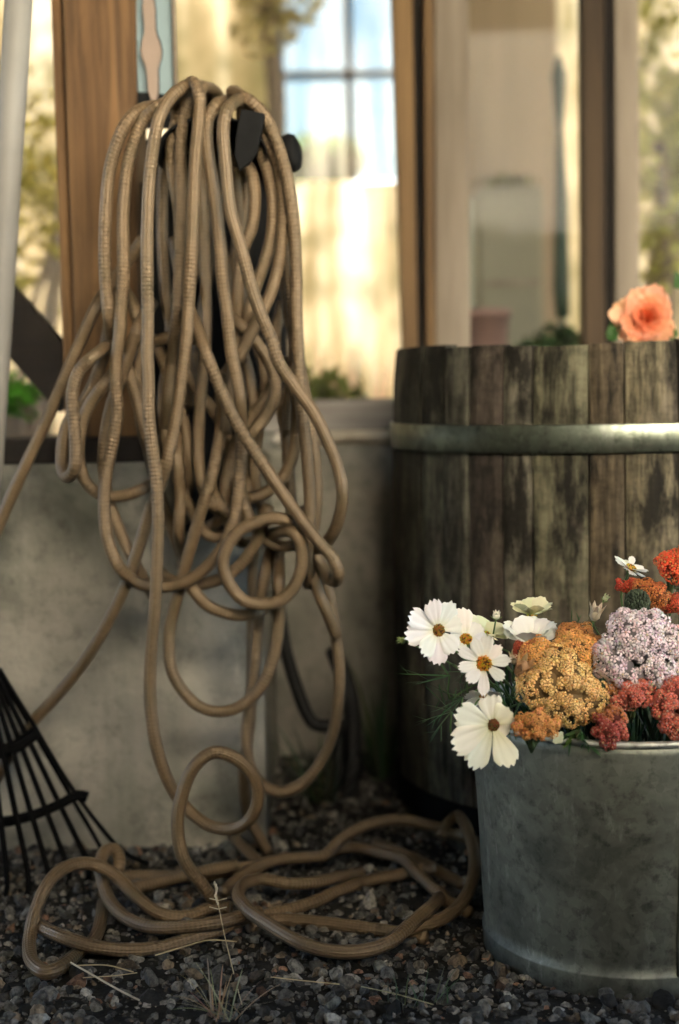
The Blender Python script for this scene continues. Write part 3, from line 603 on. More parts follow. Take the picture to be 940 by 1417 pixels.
rm = Matrix.Rotation(R(80), 3, 'Y') @ Matrix.Rotation(R(20), 3, 'X'); mb.v = [tuple(rm @ Vector((v[0] * 1.7, v[1], v[2])) + k0) for v in mb.v]
build('knob', mb, M['black_metal'], hh)
mb = MB(); mb.tube([P(360, 190, 1.74), P(380, 200, 1.74), P(400, 212, 1.74)], .006, 10); build('knob_arm', mb, M['black_metal'], hh)

# ------------------------------------------------------------------ black pipe and plants in the corner
mb = MB()
mb.tube(catmull([P(384, 830, 2.02), P(397, 905, 2.02), P(412, 955, 2.02), P(425, 988, 2.02), P(436, 1002, 2.02), P(452, 1004, 2.02), P(480, 1004, 2.03)], .012), .0095, 10)
mb.tube(catmull([P(462, 900, 2.06), P(474, 930, 2.04), P(484, 965, 2.03), P(489, 1010, 2.03), P(488, 1060, 2.02), P(482, 1120, 2.0), P(476, 1165, 1.98)], .012), .013, 10)
mb.tube(catmull([P(466, 1000, 2.05), P(470, 1060, 2.04), P(466, 1130, 2.0)], .012), .011, 10)
tag(build('drain_pipe', mb, M['black_rubber']), 'bent black drain pipe standing against the wall behind the hose', 'pipe')

def blade(mb, base, tip, w, col, sag=0.3, n=8):
    base, tip = Vector(base), Vector(tip); d = tip - base; side = Vector((-d.y, d.x, 0)); 
    side = side.normalized() if side.length > 1e-5 else Vector((1, 0, 0)); side = (side + Vector((random.uniform(-.5, .5), random.uniform(-.5, .5), 0))).normalized()
    vs = []
    for i in range(n + 1):
        t = i / n; p = base + d * t + Vector((0, 0, 1)) * (sag * d.length * t * (1 - t)); ww = w * (1 - t ** 2.2) * (0.6 + 0.4 * min(1, t * 4)) + .0002
        vs += [p - side * ww, p + Vector((0, 0, ww * .25)), p + side * ww]
    fs = []
    for i in range(n): a = i * 3; fs += [(a, a + 3, a + 4, a + 1), (a + 1, a + 4, a + 5, a + 2)]
    mb.add(vs, fs, col)
def tuft(name, label, cat, base, n, h, spread, col, w=.0025, mat='leaf', group=None):
    mb = MB(); base = Vector(base)
    for i in range(n):
        a = random.uniform(0, 2 * math.pi); r = random.uniform(.1, 1) * spread; hh_ = h * random.uniform(.45, 1)
        b = base + Vector((math.cos(a) * .012, math.sin(a) * .012, 0)) * random.uniform(0, 1.5)
        c = tuple(q * random.uniform(.7, 1.35) for q in col)
        blade(mb, b, base + Vector((math.cos(a) * r, math.sin(a) * r * .6, hh_)), w * random.uniform(.6, 1.2), c, random.uniform(.1, .5))
    return tag(build(name, mb, M[mat]), label, cat, group)
tuft('grass_tuft', 'dark green grass tuft growing at the foot of the wall beside the barrel', 'grass tuft', (P(528, 1100, 2.1).x, 2.1, 0), 46, .20, .11, (.035, .06, .025))
tuft('grass_tuft', 'sparse dark grass tuft behind the hose coil under the drain pipe', 'grass tuft', (P(448, 1140, 2.0).x, 1.98, 0), 30, .12, .10, (.03, .045, .025))

# ------------------------------------------------------------------ rake
ap = P(-30, 905, 1.735)
rk = thing('rake', 'black fan leaf rake with white handle leaning against the concrete wall', 'rake', (ap.x, 1.70, 0))
mb = MB(); h0, h1 = P(-30, 925, 1.735), P(26, 0, 1.66); up = (h1 - h0); mb.tube([h0, h0 + up * .3, h0 + up * .7, h1 + up * .25], [.0145, .0155, .0158, .0158], 20)
build('handle', mb, M['white_paint'], rk)
mb = MB(); mb.tube([P(-27, 985, 1.73), P(-30, 930, 1.735), P(-32.5, 885, 1.732)], [.016, .021, .020], 16); build('socket', mb, M['rake_metal'], rk)
tips = [(-215, 1195), (-180, 1208), (-150, 1215), (-118, 1222), (-86, 1226), (-55, 1228), (-25, 1228), (10, 1226), (40, 1222), (68, 1216), (96, 1210), (124, 1203), (150, 1195), (205, 1197)]
bar_b, bar_a = [], []
for i, (tx, ty) in enumerate(tips):
    s = (i - 6.5) / 6.5
    rx = -27 + s * 26; b = P(rx, 925, 1.722 - .006 * (i % 2))
    if i == 13: q = [b, P(46, 1002, 1.715), P(94, 1082, 1.705), P(140, 1145, 1.70), P(170, 1178, 1.695), P(205, 1196, 1.68)]
    elif i == 0: q = [b, P(-70, 1002, 1.715), P(-118, 1082, 1.705), P(-165, 1145, 1.70), P(-215, 1196, 1.68)]
    else:
        t = G(tx, ty, .014); t.y = min(t.y, 1.72); e = t + Vector((0, -.012, -.010))
        k = t.lerp(b, .10) + Vector((0, .006, 0)); q = [b, b.lerp(t, .35) + Vector((0, .004, 0)), b.lerp(t, .7) + Vector((0, .005, 0)), k, t, e]
    c = catmull(q, .01); mb = MB(); mb.tube(c, .0029, 8, flat=1.25); build('tine', mb, M['rake_metal'], rk)
def bar(pts, rad, name, flat=1.6):
    mb = MB(); mb.tube(catmull(pts, .01), rad, 10, flat=flat); build(name, mb, M['rake_metal'], rk)
bar([P(-150, 1090, 1.698), P(-80, 1128, 1.694), P(-13, 1139, 1.692), P(40, 1130, 1.694), P(85, 1112, 1.697), P(108, 1100, 1.70), P(121, 1103, 1.70)], .0062, 'crossbar')
bar([P(-75, 1012, 1.712), P(-45, 1035, 1.708), P(-13, 1042, 1.706), P(20, 1034, 1.708), P(44, 1018, 1.71), P(52, 1012, 1.712)], .0085, 'crossbar')

# ------------------------------------------------------------------ barrel
BD, BR = 1.95, 0.288
sil = P(547, 484, BD - .02); BXC = sil.x + BR; ZT = sil.z - .002; BC = Vector((BXC, BD, 0))
br = thing('barrel_planter', 'weathered oak half barrel planter with galvanised hoops behind the bucket', 'barrel', BC)
mb = MB(); angs = []; a = R(-180) - .05
# stave joints seen in the photograph (front), random elsewhere
front = [550, 585, 616, 650, 697, 738, 816, 866, 941, 990, 1045]
def ang_of(px):
    lo, hi = R(180), R(270)
    lo, hi = (R(175), R(330))
    for _ in range(50):
        mid = (lo + hi) / 2; p = BC + Vector((BR * math.cos(mid), BR * math.sin(mid), ZT)); 
        x = CX + F * (p.x / p.y) + 0
        if x < px + 1: lo = mid
        else: hi = mid
    return lo
fa = [ang_of(px) for px in front]; fa[0] = R(181)
js = fa[:]; a = js[-1]
while a < fa[0] + 2 * math.pi - .30: a += random.uniform(.19, .27); js.append(a)
js.append(fa[0] + 2 * math.pi)
pal = [(.075, .063, .047), (.11, .095, .072), (.046, .042, .033), (.135, .114, .086), (.07, .064, .053), (.095, .078, .058)]
for i in range(len(js) - 1):
    a0, a1 = js[i] + .0038, js[i + 1] - .0038; off = random.uniform(-.0018, .0018); top = ZT + random.uniform(-.004, .003)
    col = tuple(q * random.uniform(.85, 1.15) for q in pal[i % 6 if i > 8 else [2, 4, 0, 2, 3, 1, 0, 3, 1][i]])
    na, nz = 6, 14; vs = []; fs = []
    for k in range(nz + 1):
        t = k / nz; z = 0.004 + t * (top - .004)
        for m in range(na + 1):
            u_ = m / na; an = a0 + (a1 - a0) * u_; edge = .0022 if m in (0, na) else 0
            r = BR + off - edge + .006 * math.sin(math.pi * t) - (0.003 if k == nz else 0) + noise.noise(Vector((an * 9, z * 7, i))) * .0012
            vs.append((BC.x + r * math.cos(an), BC.y + r * math.sin(an), z))
        for m in range(na + 1):
            an = a0 + (a1 - a0) * m / na; r = BR - .024
            vs.append((BC.x + r * math.cos(an), BC.y + r * math.sin(an), z))
    w_ = 2 * (na + 1)
    for k in range(nz):
        for m in range(na):
            o = k * w_ + m; fs.append((o, o + 1, o + w_ + 1, o + w_)); o2 = o + na + 1; fs.append((o2 + 1, o2, o2 + w_, o2 + w_ + 1))
        o = k * w_; fs.append((o + na + 1, o, o + w_, o + w_ + na + 1)); o = k * w_ + na; fs.append((o, o + na + 1, o + w_ + na + 1, o + w_))
    o = nz * w_
    for m in range(na): fs.append((o + m, o + m + 1, o + na + 2 + m, o + na + 1 + m))
    mb.add(vs, fs, col, True)
body = build('staves', mb, M['stave'], br); body.modifiers.new('e', 'EDGE_SPLIT').split_angle = R(40)
def hoop(z0, z1, mat, lab):
    r0_ = BR + .0085; mb = MB(); prof = [(r0_ - .004, z0), (r0_ - .0006, z0), (r0_, z0 + .001), (r0_ + .0001, (z0 + z1) / 2), (r0_, z1 - .001), (r0_ - .0006, z1), (r0_ - .004, z1)]
    mb.lathe(prof, 128, (BC.x, BC.y, 0)); build('hoop', mb, mat, br)['label'] = lab
hz1, hz0 = P(740, 589, BD - BR).z, P(740, 629, BD - BR).z
hoop(hz0, hz1, M['hoop'], 'bright galvanised upper hoop')
hoop(.03, .065, M['rake_metal'], 'dark rusted lower hoop')
mb = MB(); mb.disc((BC.x, BC.y, ZT - .05), BR - .02); build('soil', mb, M['soil'], br)

# ------------------------------------------------------------------ petals, flowers
def frame(n, roll=0.0):
    n = Vector(n).normalized(); a = Vector((0, 0, 1)) if abs(n.z) < .95 else Vector((0, 1, 0))
    x = a.cross(n).normalized(); y = n.cross(x); m = Matrix((x, y, n)).transposed(); return m @ Matrix.Rotation(roll, 3, 'Z')
def petal(mb, fr, c, ang, Lp, W, cup=.2, tip=.09, col=(.82, .80, .74), base=None, curl=0.0, start=.10, teeth=True, nu=9, nt=9, twist=0.0):
    vs = []; cols = []; ca, sa = math.cos(ang), math.sin(ang); ph = random.uniform(0, 6)
    for i in range(nt + 1):
        t = i / nt; wd = W * (math.sin(min(1, (t * .78 + .10)) * math.pi * .60) ** 1.15) * (1 - .30 * max(0, t - .8) / .2)
        for k in range(nu):
            u_ = k / (nu - 1) * 2 - 1
            ln = Lp * (1 - tip * u_ * u_ * 1.4 - (.055 * (1 + math.cos(u_ * math.pi * 2.9 + ph * .15)) if teeth else 0) * (t ** 6))
            r = start * Lp + ln * (1 - start) * t; x = u_ * wd
            z = math.sin(cup) * r + curl * Lp * t * t + (.075 * math.cos(u_ * 9.4 + .4) * W + .34 * W * u_ * u_ * (.55 - t * .7)) * min(1, t * 2.5) + twist * u_ * W * t
            rr = r * math.cos(cup)
            p = Vector((ca * rr - sa * x, sa * rr + ca * x, z)); vs.append(fr @ p + c)
            f = max(0, 1 - t * 2.6); b = base or col; cols.append(tuple(col[q] * (1 - f) + b[q] * f for q in range(3)))
    fs = [(i * nu + k, i * nu + k + 1, (i + 1) * nu + k + 1, (i + 1) * nu + k) for i in range(nt) for k in range(nu - 1)]
    mb.add(vs, fs, cols)
BKC = None
def bucket_target(x):                                 # where stems end: down in the bucket
    return Vector((BKX + (x - BKX) * .35, BKD + random.uniform(-.03, .03), .09))
def stem_mb(p0, n, rad=.0012, col=(.06, .11, .03)):
    tgt = bucket_target(p0.x); n = Vector(n).normalized()
    rim = Vector((max(BKX - .125, min(BKX + .125, p0.x * .7 + BKX * .3)), BKD - .055 if p0.y < BKD - .05 else (p0.y + BKD) / 2, BKZ + .012))
    mb = MB(); mb.tube(catmull([p0, p0 - n * .018 + Vector((0, 0, -.006)), (p0 + rim) / 2 + Vector((0, .012, .006)), rim, tgt], .006), rad, 7, col); return mb
BKD = 1.458; BKX = P(862, 1000, BKD).x; BKZ = P(862, 1031, BKD - .155).z
def cosmos(label, px, py, d, n, petals, Lp, W, ccol=(.45, .26, .03), crad=.0055, col=(.84, .82, .76), base=(.80, .78, .55), angs=None, cup=.15, roll=0.0, lens=None, curl=0.0, name='cosmos_flower'):
    c = P(px, py, d); fr = frame(n, roll); o = thing(name, label, 'flower', c, 'white cosmos in the bucket')
    mb = MB(); angs = angs or [2 * math.pi * k / petals + random.uniform(-.12, .12) for k in range(petals)]
    for k, a_ in enumerate(angs):
        l_ = Lp * (lens[k] if lens else random.uniform(.9, 1.06))
        petal(mb, fr, c, a_, l_, W * random.uniform(.9, 1.1), cup + random.uniform(-.16, .20), random.uniform(.05, .12), tuple(q * random.uniform(.95, 1.03) for q in col), base, curl + random.uniform(-.04, .04), twist=random.uniform(-.12, .12))
    build('petals', mb, M['petal'], o)
    mb = MB(); nn = fr @ Vector((0, 0, 1)); mb.blob(c + nn * .0008, crad * .9, tuple(q * .55 for q in ccol), 6, 12, (1, 1, .55), fr)
    for k in range(70):
        rr = crad * math.sqrt(k / 70); t = k * 2.39996; z = .0006 + crad * .55 * math.sqrt(max(0, 1 - (rr / crad) ** 2))
        cc = tuple(q * random.uniform(.6, 1.5) for q in ccol) if random.random() > .16 else (.09, .035, .015)
        mb.blob(c + fr @ Vector((rr * math.cos(t), rr * math.sin(t), z + random.uniform(0, .001))), crad * .14, cc, 3, 5, (1, 1, 1.7), fr)
    build('flower_centre', mb, M['floret'], o)
    mb = MB()
    for k in range(8): petal(mb, fr, c - nn * .0012, k * .785 + .2, Lp * .30, W * .22, -.1, .5, (.10, .16, .05), None, -.1, .05, False, 5, 5)
    mb.blob(c - nn * .002, .003, (.09, .15, .05), 4, 8); build('sepals', mb, M['leaf'], o)
    build('stem', stem_mb(c - nn * .003, nn), M['stem'], o); return o
FD = 1.348
R2 = lambda *a: [math.radians(x) for x in a]
cosmos('white cosmos with dark gold centre and toothed petals, leftmost of the bouquet', 606, 872, FD, (.42, -1, .12), 8, .0345, .0108, (.30, .17, .03), .0062, angs=R2(20, 62, 108, 150, 185, 222, 262, 305), lens=[.72, .95, 1.0, 1.08, 1.08, 1.02, 1.0, .82])
cosmos('white cosmos with one tall upright petal above a half hidden orange centre', 645, 886, FD + .03, (.05, -.75, .75), 5, .030, .0115, (.50, .26, .03), .0062, angs=R2(95, 35, -20, 160, 215), lens=[1.15, .75, .7, .6, .5], cup=.30)
cosmos('small white cosmos with bright orange centre and ragged narrow petals', 670, 918, FD - .02, (-.08, -1, .22), 9, .026, .0064, (.62, .31, .03), .0075, angs=R2(8, 45, 82, 112, 150, 190, 228, 268, 320), lens=[1.05, .95, 1.12, 1.05, 1.12, 1.05, 1.0, 1.25, 1.0], base=(.86, .80, .60))
cosmos('white cosmos nodding half hidden below the orange centred one', 668, 960, FD + .03, (.15, -.6, -.75), 6, .022, .009, (.4, .22, .03), .004, angs=R2(60, 110, 170, 230, 290, 350), cup=.3)
cosmos('large cream cosmos with brown centre drooping over the bucket rim', 682, 1003, FD - .045, (.35, -1, .10), 7, .041, .0135, (.20, .09, .03), .0058, col=(.80, .77, .62), base=(.66, .63, .38), angs=R2(158, 198, 238, 286, 318, 95, 40), lens=[1.06, 1.22, 1.15, 1.05, .45, .72, .55], cup=.12)
cosmos('big white cosmos tilted upward with broad overlapping petals behind the orange yarrow', 735, 893, FD + .05, (-.05, -.35, .95), 8, .036, .0155, (.5, .28, .03), .006, angs=R2(90, 48, 130, 8, 172, 215, 270, 325), cup=.72)
cosmos('cream yellow cosmos seen from the side at the back of the bouquet', 736, 853, FD + .09, (.02, -.15, 1), 8, .026, .0115, (.5, .4, .05), .005, col=(.82, .79, .52), base=(.70, .70, .25), cup=.62)
cosmos('cream green cosmos facing away between the tall petal and the big white one', 672, 880, FD + .06, (.3, -.2, .9), 7, .027, .0125, (.5, .4, .05), .005, col=(.78, .78, .55), base=(.60, .64, .28), cup=.5)
cosmos('small white daisy standing alone high against the barrel', 872, 788, FD + .10, (.42, -.30, 1), 15, .0205, .0042, (.5, .3, .05), .006, cup=.28, name='daisy_flower')
# buds
def bud(label, px, py, d, r, col, n=(0, -.3, 1), green=True, elong=1.35):
    c = P(px, py, d); fr = frame(n); o = thing('flower_bud', label, 'flower bud', c, 'buds in the bouquet'); nn = fr @ Vector((0, 0, 1))
    mb = MB()
    for k in range(7): petal(mb, fr, c - nn * r * elong * .8, k * .9, r * 2.1 * elong, r * .72, 1.16, .5, tuple(q * random.uniform(.88, 1.05) for q in col), None, -.05, .06, False, 5, 7)
    mb.blob(c, r * .8, col, 6, 9, (1, 1, elong), fr); build('bud_petals', mb, M['petal'], o)
    mb = MB()
    for k in range(6): petal(mb, fr, c - nn * r * elong, k * 1.05, r * 1.7, r * .35, .7 if green else 1.2, .5, (.12, .18, .05), None, -.1, .05, False, 5, 5)
    build('sepals', mb, M['leaf'], o); build('stem', stem_mb(c - nn * r, nn, .0009), M['stem'], o)
bud('round white bud with green sepals above the white cosmos', 687, 852, FD + .04, .0048, (.80, .76, .62), (.1, -.3, 1), True, 1.0)
bud('large closed cream bud standing between the yarrow heads', 824, 849, FD + .05, .0072, (.58, .50, .36), (.22, -.2, 1), False, 1.45)
bud('tiny pale green bud beside the closed cream bud', 838, 828, FD + .06, .0036, (.60, .62, .36), (.5, -.2, .8), True, 1.2)
bud('small green bud at the left edge of the bouquet', 556, 886, FD + .01, .0038, (.30, .36, .12), (-.9, -.3, .2), True, 1.2)
bud('brownish orange bud tucked beside the orange yarrow', 722, 926, FD - .02, .0085, (.42, .25, .13), (.3, -.5, .8), False, 1.5)
bud('withered tan bud at the left of the orange yarrow', 712, 912, FD, .0055, (.46, .36, .24), (.0, -.5, .8), False, 1.4)

# yarrow
def floret(mb, c, n, r, col, eye):
    fr = frame(n, random.uniform(0, 6.28)); k5 = 5; vs = []; fs = []; cols = []
    for k in range(k5):
        a_ = 2 * math.pi * k / k5; o = len(vs)
        for (rr, da, z) in ((.22, 0, .10), (.62, -.46, .26), (.96, -.34, -.10), (1.02, .0, -.06), (.96, .34, -.10), (.62, .46, .26), (.66, 0, .34)):
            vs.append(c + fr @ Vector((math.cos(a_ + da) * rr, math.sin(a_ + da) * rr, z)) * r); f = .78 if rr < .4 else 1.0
            cols.append(tuple(q * f for q in col))
        fs += [(o, o + 1, o + 6), (o + 1, o + 2, o + 6), (o + 2, o + 3, o + 6), (o + 3, o + 4, o + 6), (o + 4, o + 5, o + 6), (o + 5, o, o + 6)]
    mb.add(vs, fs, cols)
    mb.blob(c + fr @ Vector((0, 0, .16 * r)), r * .30, eye, 4, 6, (1, 1, 1), fr)
def yarrow(label, blobs, col, eye, d, r=.0027, var=.24, stem_at=None, edge=None, dens=1.0, alt=None):
    # blobs: (px, py, radius_px, depth offset)
    c0 = P(blobs[0][0], blobs[0][1], d); o = thing('yarrow_flower', label, 'flower', c0, 'yarrow heads in the bucket'); mb = MB(); st = MB()
    B = []
    for (px, py, rp, dd) in [q_[:4] for q_ in blobs]:
        c = P(px, py, d + dd); B.append((c, rp * c.y / F))
    for bi, (c, rad) in enumerate(B):
        n = int(2 * math.pi * rad * rad / (3.0 * r * r) * dens * 1.2) + 6
        ns = max(3, int(1.7 * (rad / .0062) ** 2)); subs = []
        for k in range(ns):
            z = 1 - 1.6 * (k + .5) / ns; t = k * 2.39996 + bi; q = math.sqrt(max(0, 1 - z * z)); subs.append(Vector((q * math.cos(t) + random.gauss(0, .08), q * math.sin(t) + random.gauss(0, .08), z)).normalized())
        sp_ = 1.55 / math.sqrt(ns)
        for k in range(n):
            z = 1 - 1.45 * (k + .5) / n; t = k * 2.39996; q = math.sqrt(max(0, 1 - z * z)); n0 = Vector((q * math.cos(t), q * math.sin(t), z))
            near = max(subs, key=lambda w_: w_.dot(n0)); da = math.acos(min(1, near.dot(n0))) / sp_
            if da > 1.15 and random.random() < .6: continue
            nn = Matrix.Rotation(R(58), 3, 'X') @ (n0 + (n0 - near) * 1.1).normalized()
            nn = (nn + Vector((random.gauss(0, .10), random.gauss(0, .10), random.gauss(0, .10)))).normalized()
            pd = Matrix.Rotation(R(58), 3, 'X') @ n0
            p = c + Vector((pd.x, pd.y * .75, pd.z)) * (rad * random.uniform(.95, 1.06) + .0012 - .0040 * min(1.3, da) ** 2)
            if any((p - c2).length < r2 * .90 - .001 for j, (c2, r2) in enumerate(B) if j != bi): continue
            v = random.uniform(1 - var, 1 + var); cc = alt if (alt and random.random() < .16) else col
            if blobs[bi][4:] : cc = blobs[bi][4]
            floret(mb, p, nn, r * 1.22 * random.uniform(.72, 1.2), tuple(min(.95, q * v * random.uniform(.94, 1.06)) for q in cc), tuple(q * random.uniform(.7, 1.2) for q in eye))
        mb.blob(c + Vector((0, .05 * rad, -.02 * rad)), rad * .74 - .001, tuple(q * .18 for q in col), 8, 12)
        if bi: st.tube(catmull([c, (c + B[0][0]) / 2 + Vector((0, .01, -.012)), B[0][0] + Vector((0, .015, -.03))], .01), .0011, 6, (.05, .08, .03))
    build('florets', mb, M['floret'], o); s2 = stem_mb(c0, (0, -.4, 1), .0019, (.06, .09, .035)); off = len(st.v)
    st.add(s2.v, s2.f, s2.c); build('stem', st, M['stem'], o); return o
OR = (.82, .40, .13); YE = (.90, .56, .23)
yarrow('large golden orange yarrow head, the widest in the bouquet, beside the white cosmos', [(775, 930, 40, 0, YE), (795, 905, 34, .01, OR), (745, 910, 28, .012, OR), (745, 950, 32, -.005, YE), (785, 972, 36, -.012, YE), (815, 965, 28, -.008, YE), (768, 985, 22, -.012, YE), (815, 985, 20, -.010, OR), (760, 945, 26, -.012, YE), (790, 945, 32, -.012, YE)], YE, (.62, .32, .09), FD - .015, .0026)
yarrow('small orange yarrow head drooping over the bucket rim', [(738, 1003, 17, 0), (757, 1010, 14, 0), (722, 998, 11, .004), (748, 994, 14, .004), (730, 1016, 10, 0), (768, 1003, 10, .003), (716, 1008, 8, .003), (748, 1018, 9, -.002)], (.62, .29, .09), (.58, .26, .07), FD - .055, .0026, alt=(.6, .22, .10))
yarrow('rusty orange yarrow head rising behind the golden one', [(802, 882, 22, 0), (785, 880, 18, .004), (820, 895, 18, 0), (798, 898, 20, -.004)], (.46, .20, .065), (.38, .15, .05), FD + .03, .0026)
yarrow('small crimson orange yarrow head at the upper left of the golden one', [(724, 900, 13, 0, (.34, .06, .03)), (735, 896, 11, 0, (.48, .16, .06)), (716, 904, 8, 0, (.34, .06, .03))], (.36, .07, .04), (.25, .05, .02), FD + .0, .0025)
WP = (.88, .74, .73)
yarrow('pale pink white yarrow head, wide and domed, right of the golden one', [(880, 890, 42, 0), (845, 905, 26, .0), (860, 925, 28, -.008), (905, 925, 30, -.008), (925, 895, 30, .004), (900, 868, 26, .006), (865, 865, 24, .008), (935, 930, 20, 0), (880, 935, 20, -.010), (840, 925, 16, 0)], WP, (.60, .47, .42), FD - .015, .0031, .10, alt=(.70, .50, .53))
CO = (.66, .17, .115)
yarrow('coral pink yarrow head below the pale one', [(878, 962, 22, 0), (862, 968, 14, 0), (890, 955, 16, 0), (852, 955, 14, .01, (.5, .22, .08))], CO, (.62, .34, .24), FD - .03, .0027)
yarrow('deep coral yarrow head touching the bucket rim', [(843, 1010, 19, 0, (.38, .08, .06)), (850, 992, 17, .003, (.5, .18, .07)), (838, 1022, 12, 0, (.34, .07, .06)), (862, 1016, 9, .0, (.40, .09, .06)), (828, 1014, 9, .002, (.36, .07, .05)), (846, 1031, 8, 0, (.36, .08, .06)), (832, 1000, 12, .004, (.38, .08, .06)), (856, 1003, 12, 0)], CO, (.55, .26, .18), FD - .045, .0027)
yarrow('coral red yarrow head at the right edge above the rim', [(922, 975, 22, 0), (935, 955, 20, .004), (912, 980, 14, 0), (932, 1000, 22, -.004), (948, 985, 20, 0), (940, 1015, 12, -.004)], CO, (.60, .32, .24), FD - .035, .0028)
yarrow('flat vermilion yarrow head seen side on behind the pale one', [(890, 818, 18, 0, (.50, .17, .05)), (870, 812, 10, .004, (.50, .06, .03)), (858, 808, 7, .004, (.50, .05, .03)), (912, 828, 18, 0, (.52, .19, .06)), (905, 815, 14, .003, (.52, .14, .05)), (932, 838, 16, -.002, (.52, .08, .04)), (880, 812, 11, .006, (.52, .10, .05))], (.66, .20, .07), (.4, .10, .04), FD + .035, .0028)
yarrow('bright scarlet yarrow head, topmost at the right edge', [(932, 782, 20, 0), (918, 776, 11, .004), (945, 772, 18, .004), (940, 795, 14, 0), (925, 790, 13, 0)], (.74, .10, .04), (.6, .26, .09), FD + .03, .0029, alt=(.62, .16, .06))
# green seed head
c = P(882, 834, FD + .02); sh = thing('seed_head', 'dark green unopened seed head between the pale and the vermilion yarrow', 'seed head', c)
mb = MB()
for k in range(120):
    z = 1 - 1.7 * k / 120; t = k * 2.39996; q = math.sqrt(max(0, 1 - z * z)); p = c + Vector((q * math.cos(t) * .0115, q * math.sin(t) * .0115, z * .012)) 
    v = random.uniform(.5, 1.4); mb.blob(p, .0017, (.06 * v, .075 * v, .045 * v), 3, 5, (1, 1, 1.3))
mb.blob(c, .0105, (.02, .03, .015), 6, 10); build('seeds', mb, M['floret'], sh); build('stem', stem_mb(c, (0, 0, 1), .0014), M['stem'], sh)
# foliage
def leaf_spray(label, px, py, d, strokes, group='feathery leaves in the bouquet'):
    c = P(px, py, d); o = thing('leaf_spray', label, 'leaf', c, group); mb = MB(); st = MB()
    for (x, y, dd, w) in strokes:
        e = P(x, y, d + dd); blade(mb, c, e, w * 1.35, tuple(q * random.uniform(.7, 1.4) for q in (.055, .115, .035)), random.uniform(-.05, .15))
        for k in range(3):
            b = c.lerp(e, random.uniform(.35, .8)); f = b + (e - c) * .28 + Vector((random.uniform(-.012, .012), random.uniform(-.008, .008), random.uniform(-.012, .012))); blade(mb, b, f, w * .5, (.03, .075, .025), .05)
    build('leaflets', mb, M['leaf'], o); build('stem', stem_mb(c, (0, -.3, 1), .001), M['stem'], o)
leaf_spray('two long dark green strap leaves reaching out left of the cosmos', 622, 935, FD + .02, [(546, 932, 0, .0024), (572, 948, -.01, .0020), (600, 905, .01, .0012)])
leaf_spray('green feathery leaf with spiky lobes below the leftmost cosmos', 640, 965, FD, [(598, 952, 0, .0010), (615, 970, -.01, .0012), (600, 985, 0, .0010), (622, 990, -.005, .0010), (612, 958, 0, .0012), (590, 1005, .01, .0010), (635, 940, 0, .0010)])
leaf_spray('fine green leaf spray below and left of the tall upright petal', 648, 930, FD + .02, [(620, 915, 0, .001), (628, 940, 0, .0011), (640, 958, 0, .001), (605, 930, .01, .001), (655, 905, 0, .0009)])
leaf_spray('fine green leaf spray at the far left under the strap leaves', 625, 985, FD + .02, [(585, 975, 0, .001), (575, 1000, 0, .001), (596, 1022, 0, .001), (600, 960, .0, .0011), (640, 1000, 0, .001)])
leaf_spray('thin dark leaf spray hanging between the cream cosmos and the yarrow', 702, 985, FD - .03, [(712, 1010, 0, .0009), (716, 960, 0, .0010), (690, 950, .0, .0012), (706, 1025, -.01, .0008), (694, 1030, -.01, .0008)])
leaf_spray('dark leaf fronds hanging over the bucket rim under the golden yarrow', 800, 1010, FD - .02, [(779, 1036, -.02, .0026), (812, 1035, -.02, .0028), (832, 1048, -.03, .0022), (775, 1022, -.02, .0030), (800, 1025, -.03, .0025)])
leaf_spray('green leaf blades rising behind the orange yarrow head', 795, 870, FD + .08, [(805, 850, 0, .0011), (790, 858, 0, .0010), (770, 870, 0, .0012), (820, 862, 0, .001)])
leaf_spray('dark leaves under the scarlet yarrow at the right edge', 930, 815, FD + .05, [(918, 806, 0, .0018), (940, 800, 0, .0018), (948, 812, 0, .0018), (922, 822, 0, .0018)])
mb = MB(); 
c = P(780, 1011, FD - .04); o = thing('fallen_petal', 'pale green cream petal poking out under the golden yarrow', 'petal', c); petal(mb, frame((0, -1, .3), R(30)), c, R(200), .016, .006, .1, .2, (.62, .62, .42)); build('petals', mb, M['petal'], o)
# leafy mass of stems and leaves inside the bucket
mb = MB()
for k in range(420):
    a_ = random.uniform(0, 6.28); rr = .128 * math.sqrt(random.random()); b = Vector((BKX + rr * math.cos(a_), BKD + rr * math.sin(a_), BKZ - random.uniform(.02, .05)))
    blade(mb, b, b + Vector((random.uniform(-.03, .03), random.uniform(-.03, .03), random.uniform(.03, .085))), random.uniform(.001, .003), tuple(q * random.uniform(.5, 1.2) for q in (.022, .045, .018)), .1, 5)
tag(build('bouquet_foliage', mb, M['leaf']), 'dense dark green leaves filling the bucket under the flowers', 'foliage', kind='stuff')

# ------------------------------------------------------------------ bucket
RT, RB = .1575, .1440
bk = thing('bucket', 'galvanised zinc bucket full of cut flowers on the gravel', 'bucket', (BKX, BKD, 0))
def rad_at(z): return RB + (RT - RB) * z / BKZ
prof = [(RB + .002, .0015), (RB + .0032, .004), (RB + .0038, .024), (RB + .0034, .0262), (rad_at(.0275), .0275)]
for i in range(1, 20): z = .0275 + (BKZ - .0275) * i / 19; prof.append((rad_at(z), z))
prof += [(RT - .0015, BKZ)]
for i in range(19, -1, -1): z = .012 + (BKZ - .012) * i / 19; prof.append((rad_at(z) - .0018, z))
prof += [(0.0005, .012)]
mb = MB(); mb.lathe(prof, 128, (BKX, BKD, 0))
vv = []
for v in mb.v:                                        # small dents
    p = Vector(v) - Vector((BKX, BKD, 0)); r = math.hypot(p.x, p.y)
    if r > .05:
        k = noise.noise(p * 11) * .0014 + noise.noise(p * 28) * .0004; p.x *= 1 + k / r; p.y *= 1 + k / r
    vv.append(tuple(p + Vector((BKX, BKD, 0))))
mb.v = vv; build('body', mb, M['zinc'], bk)
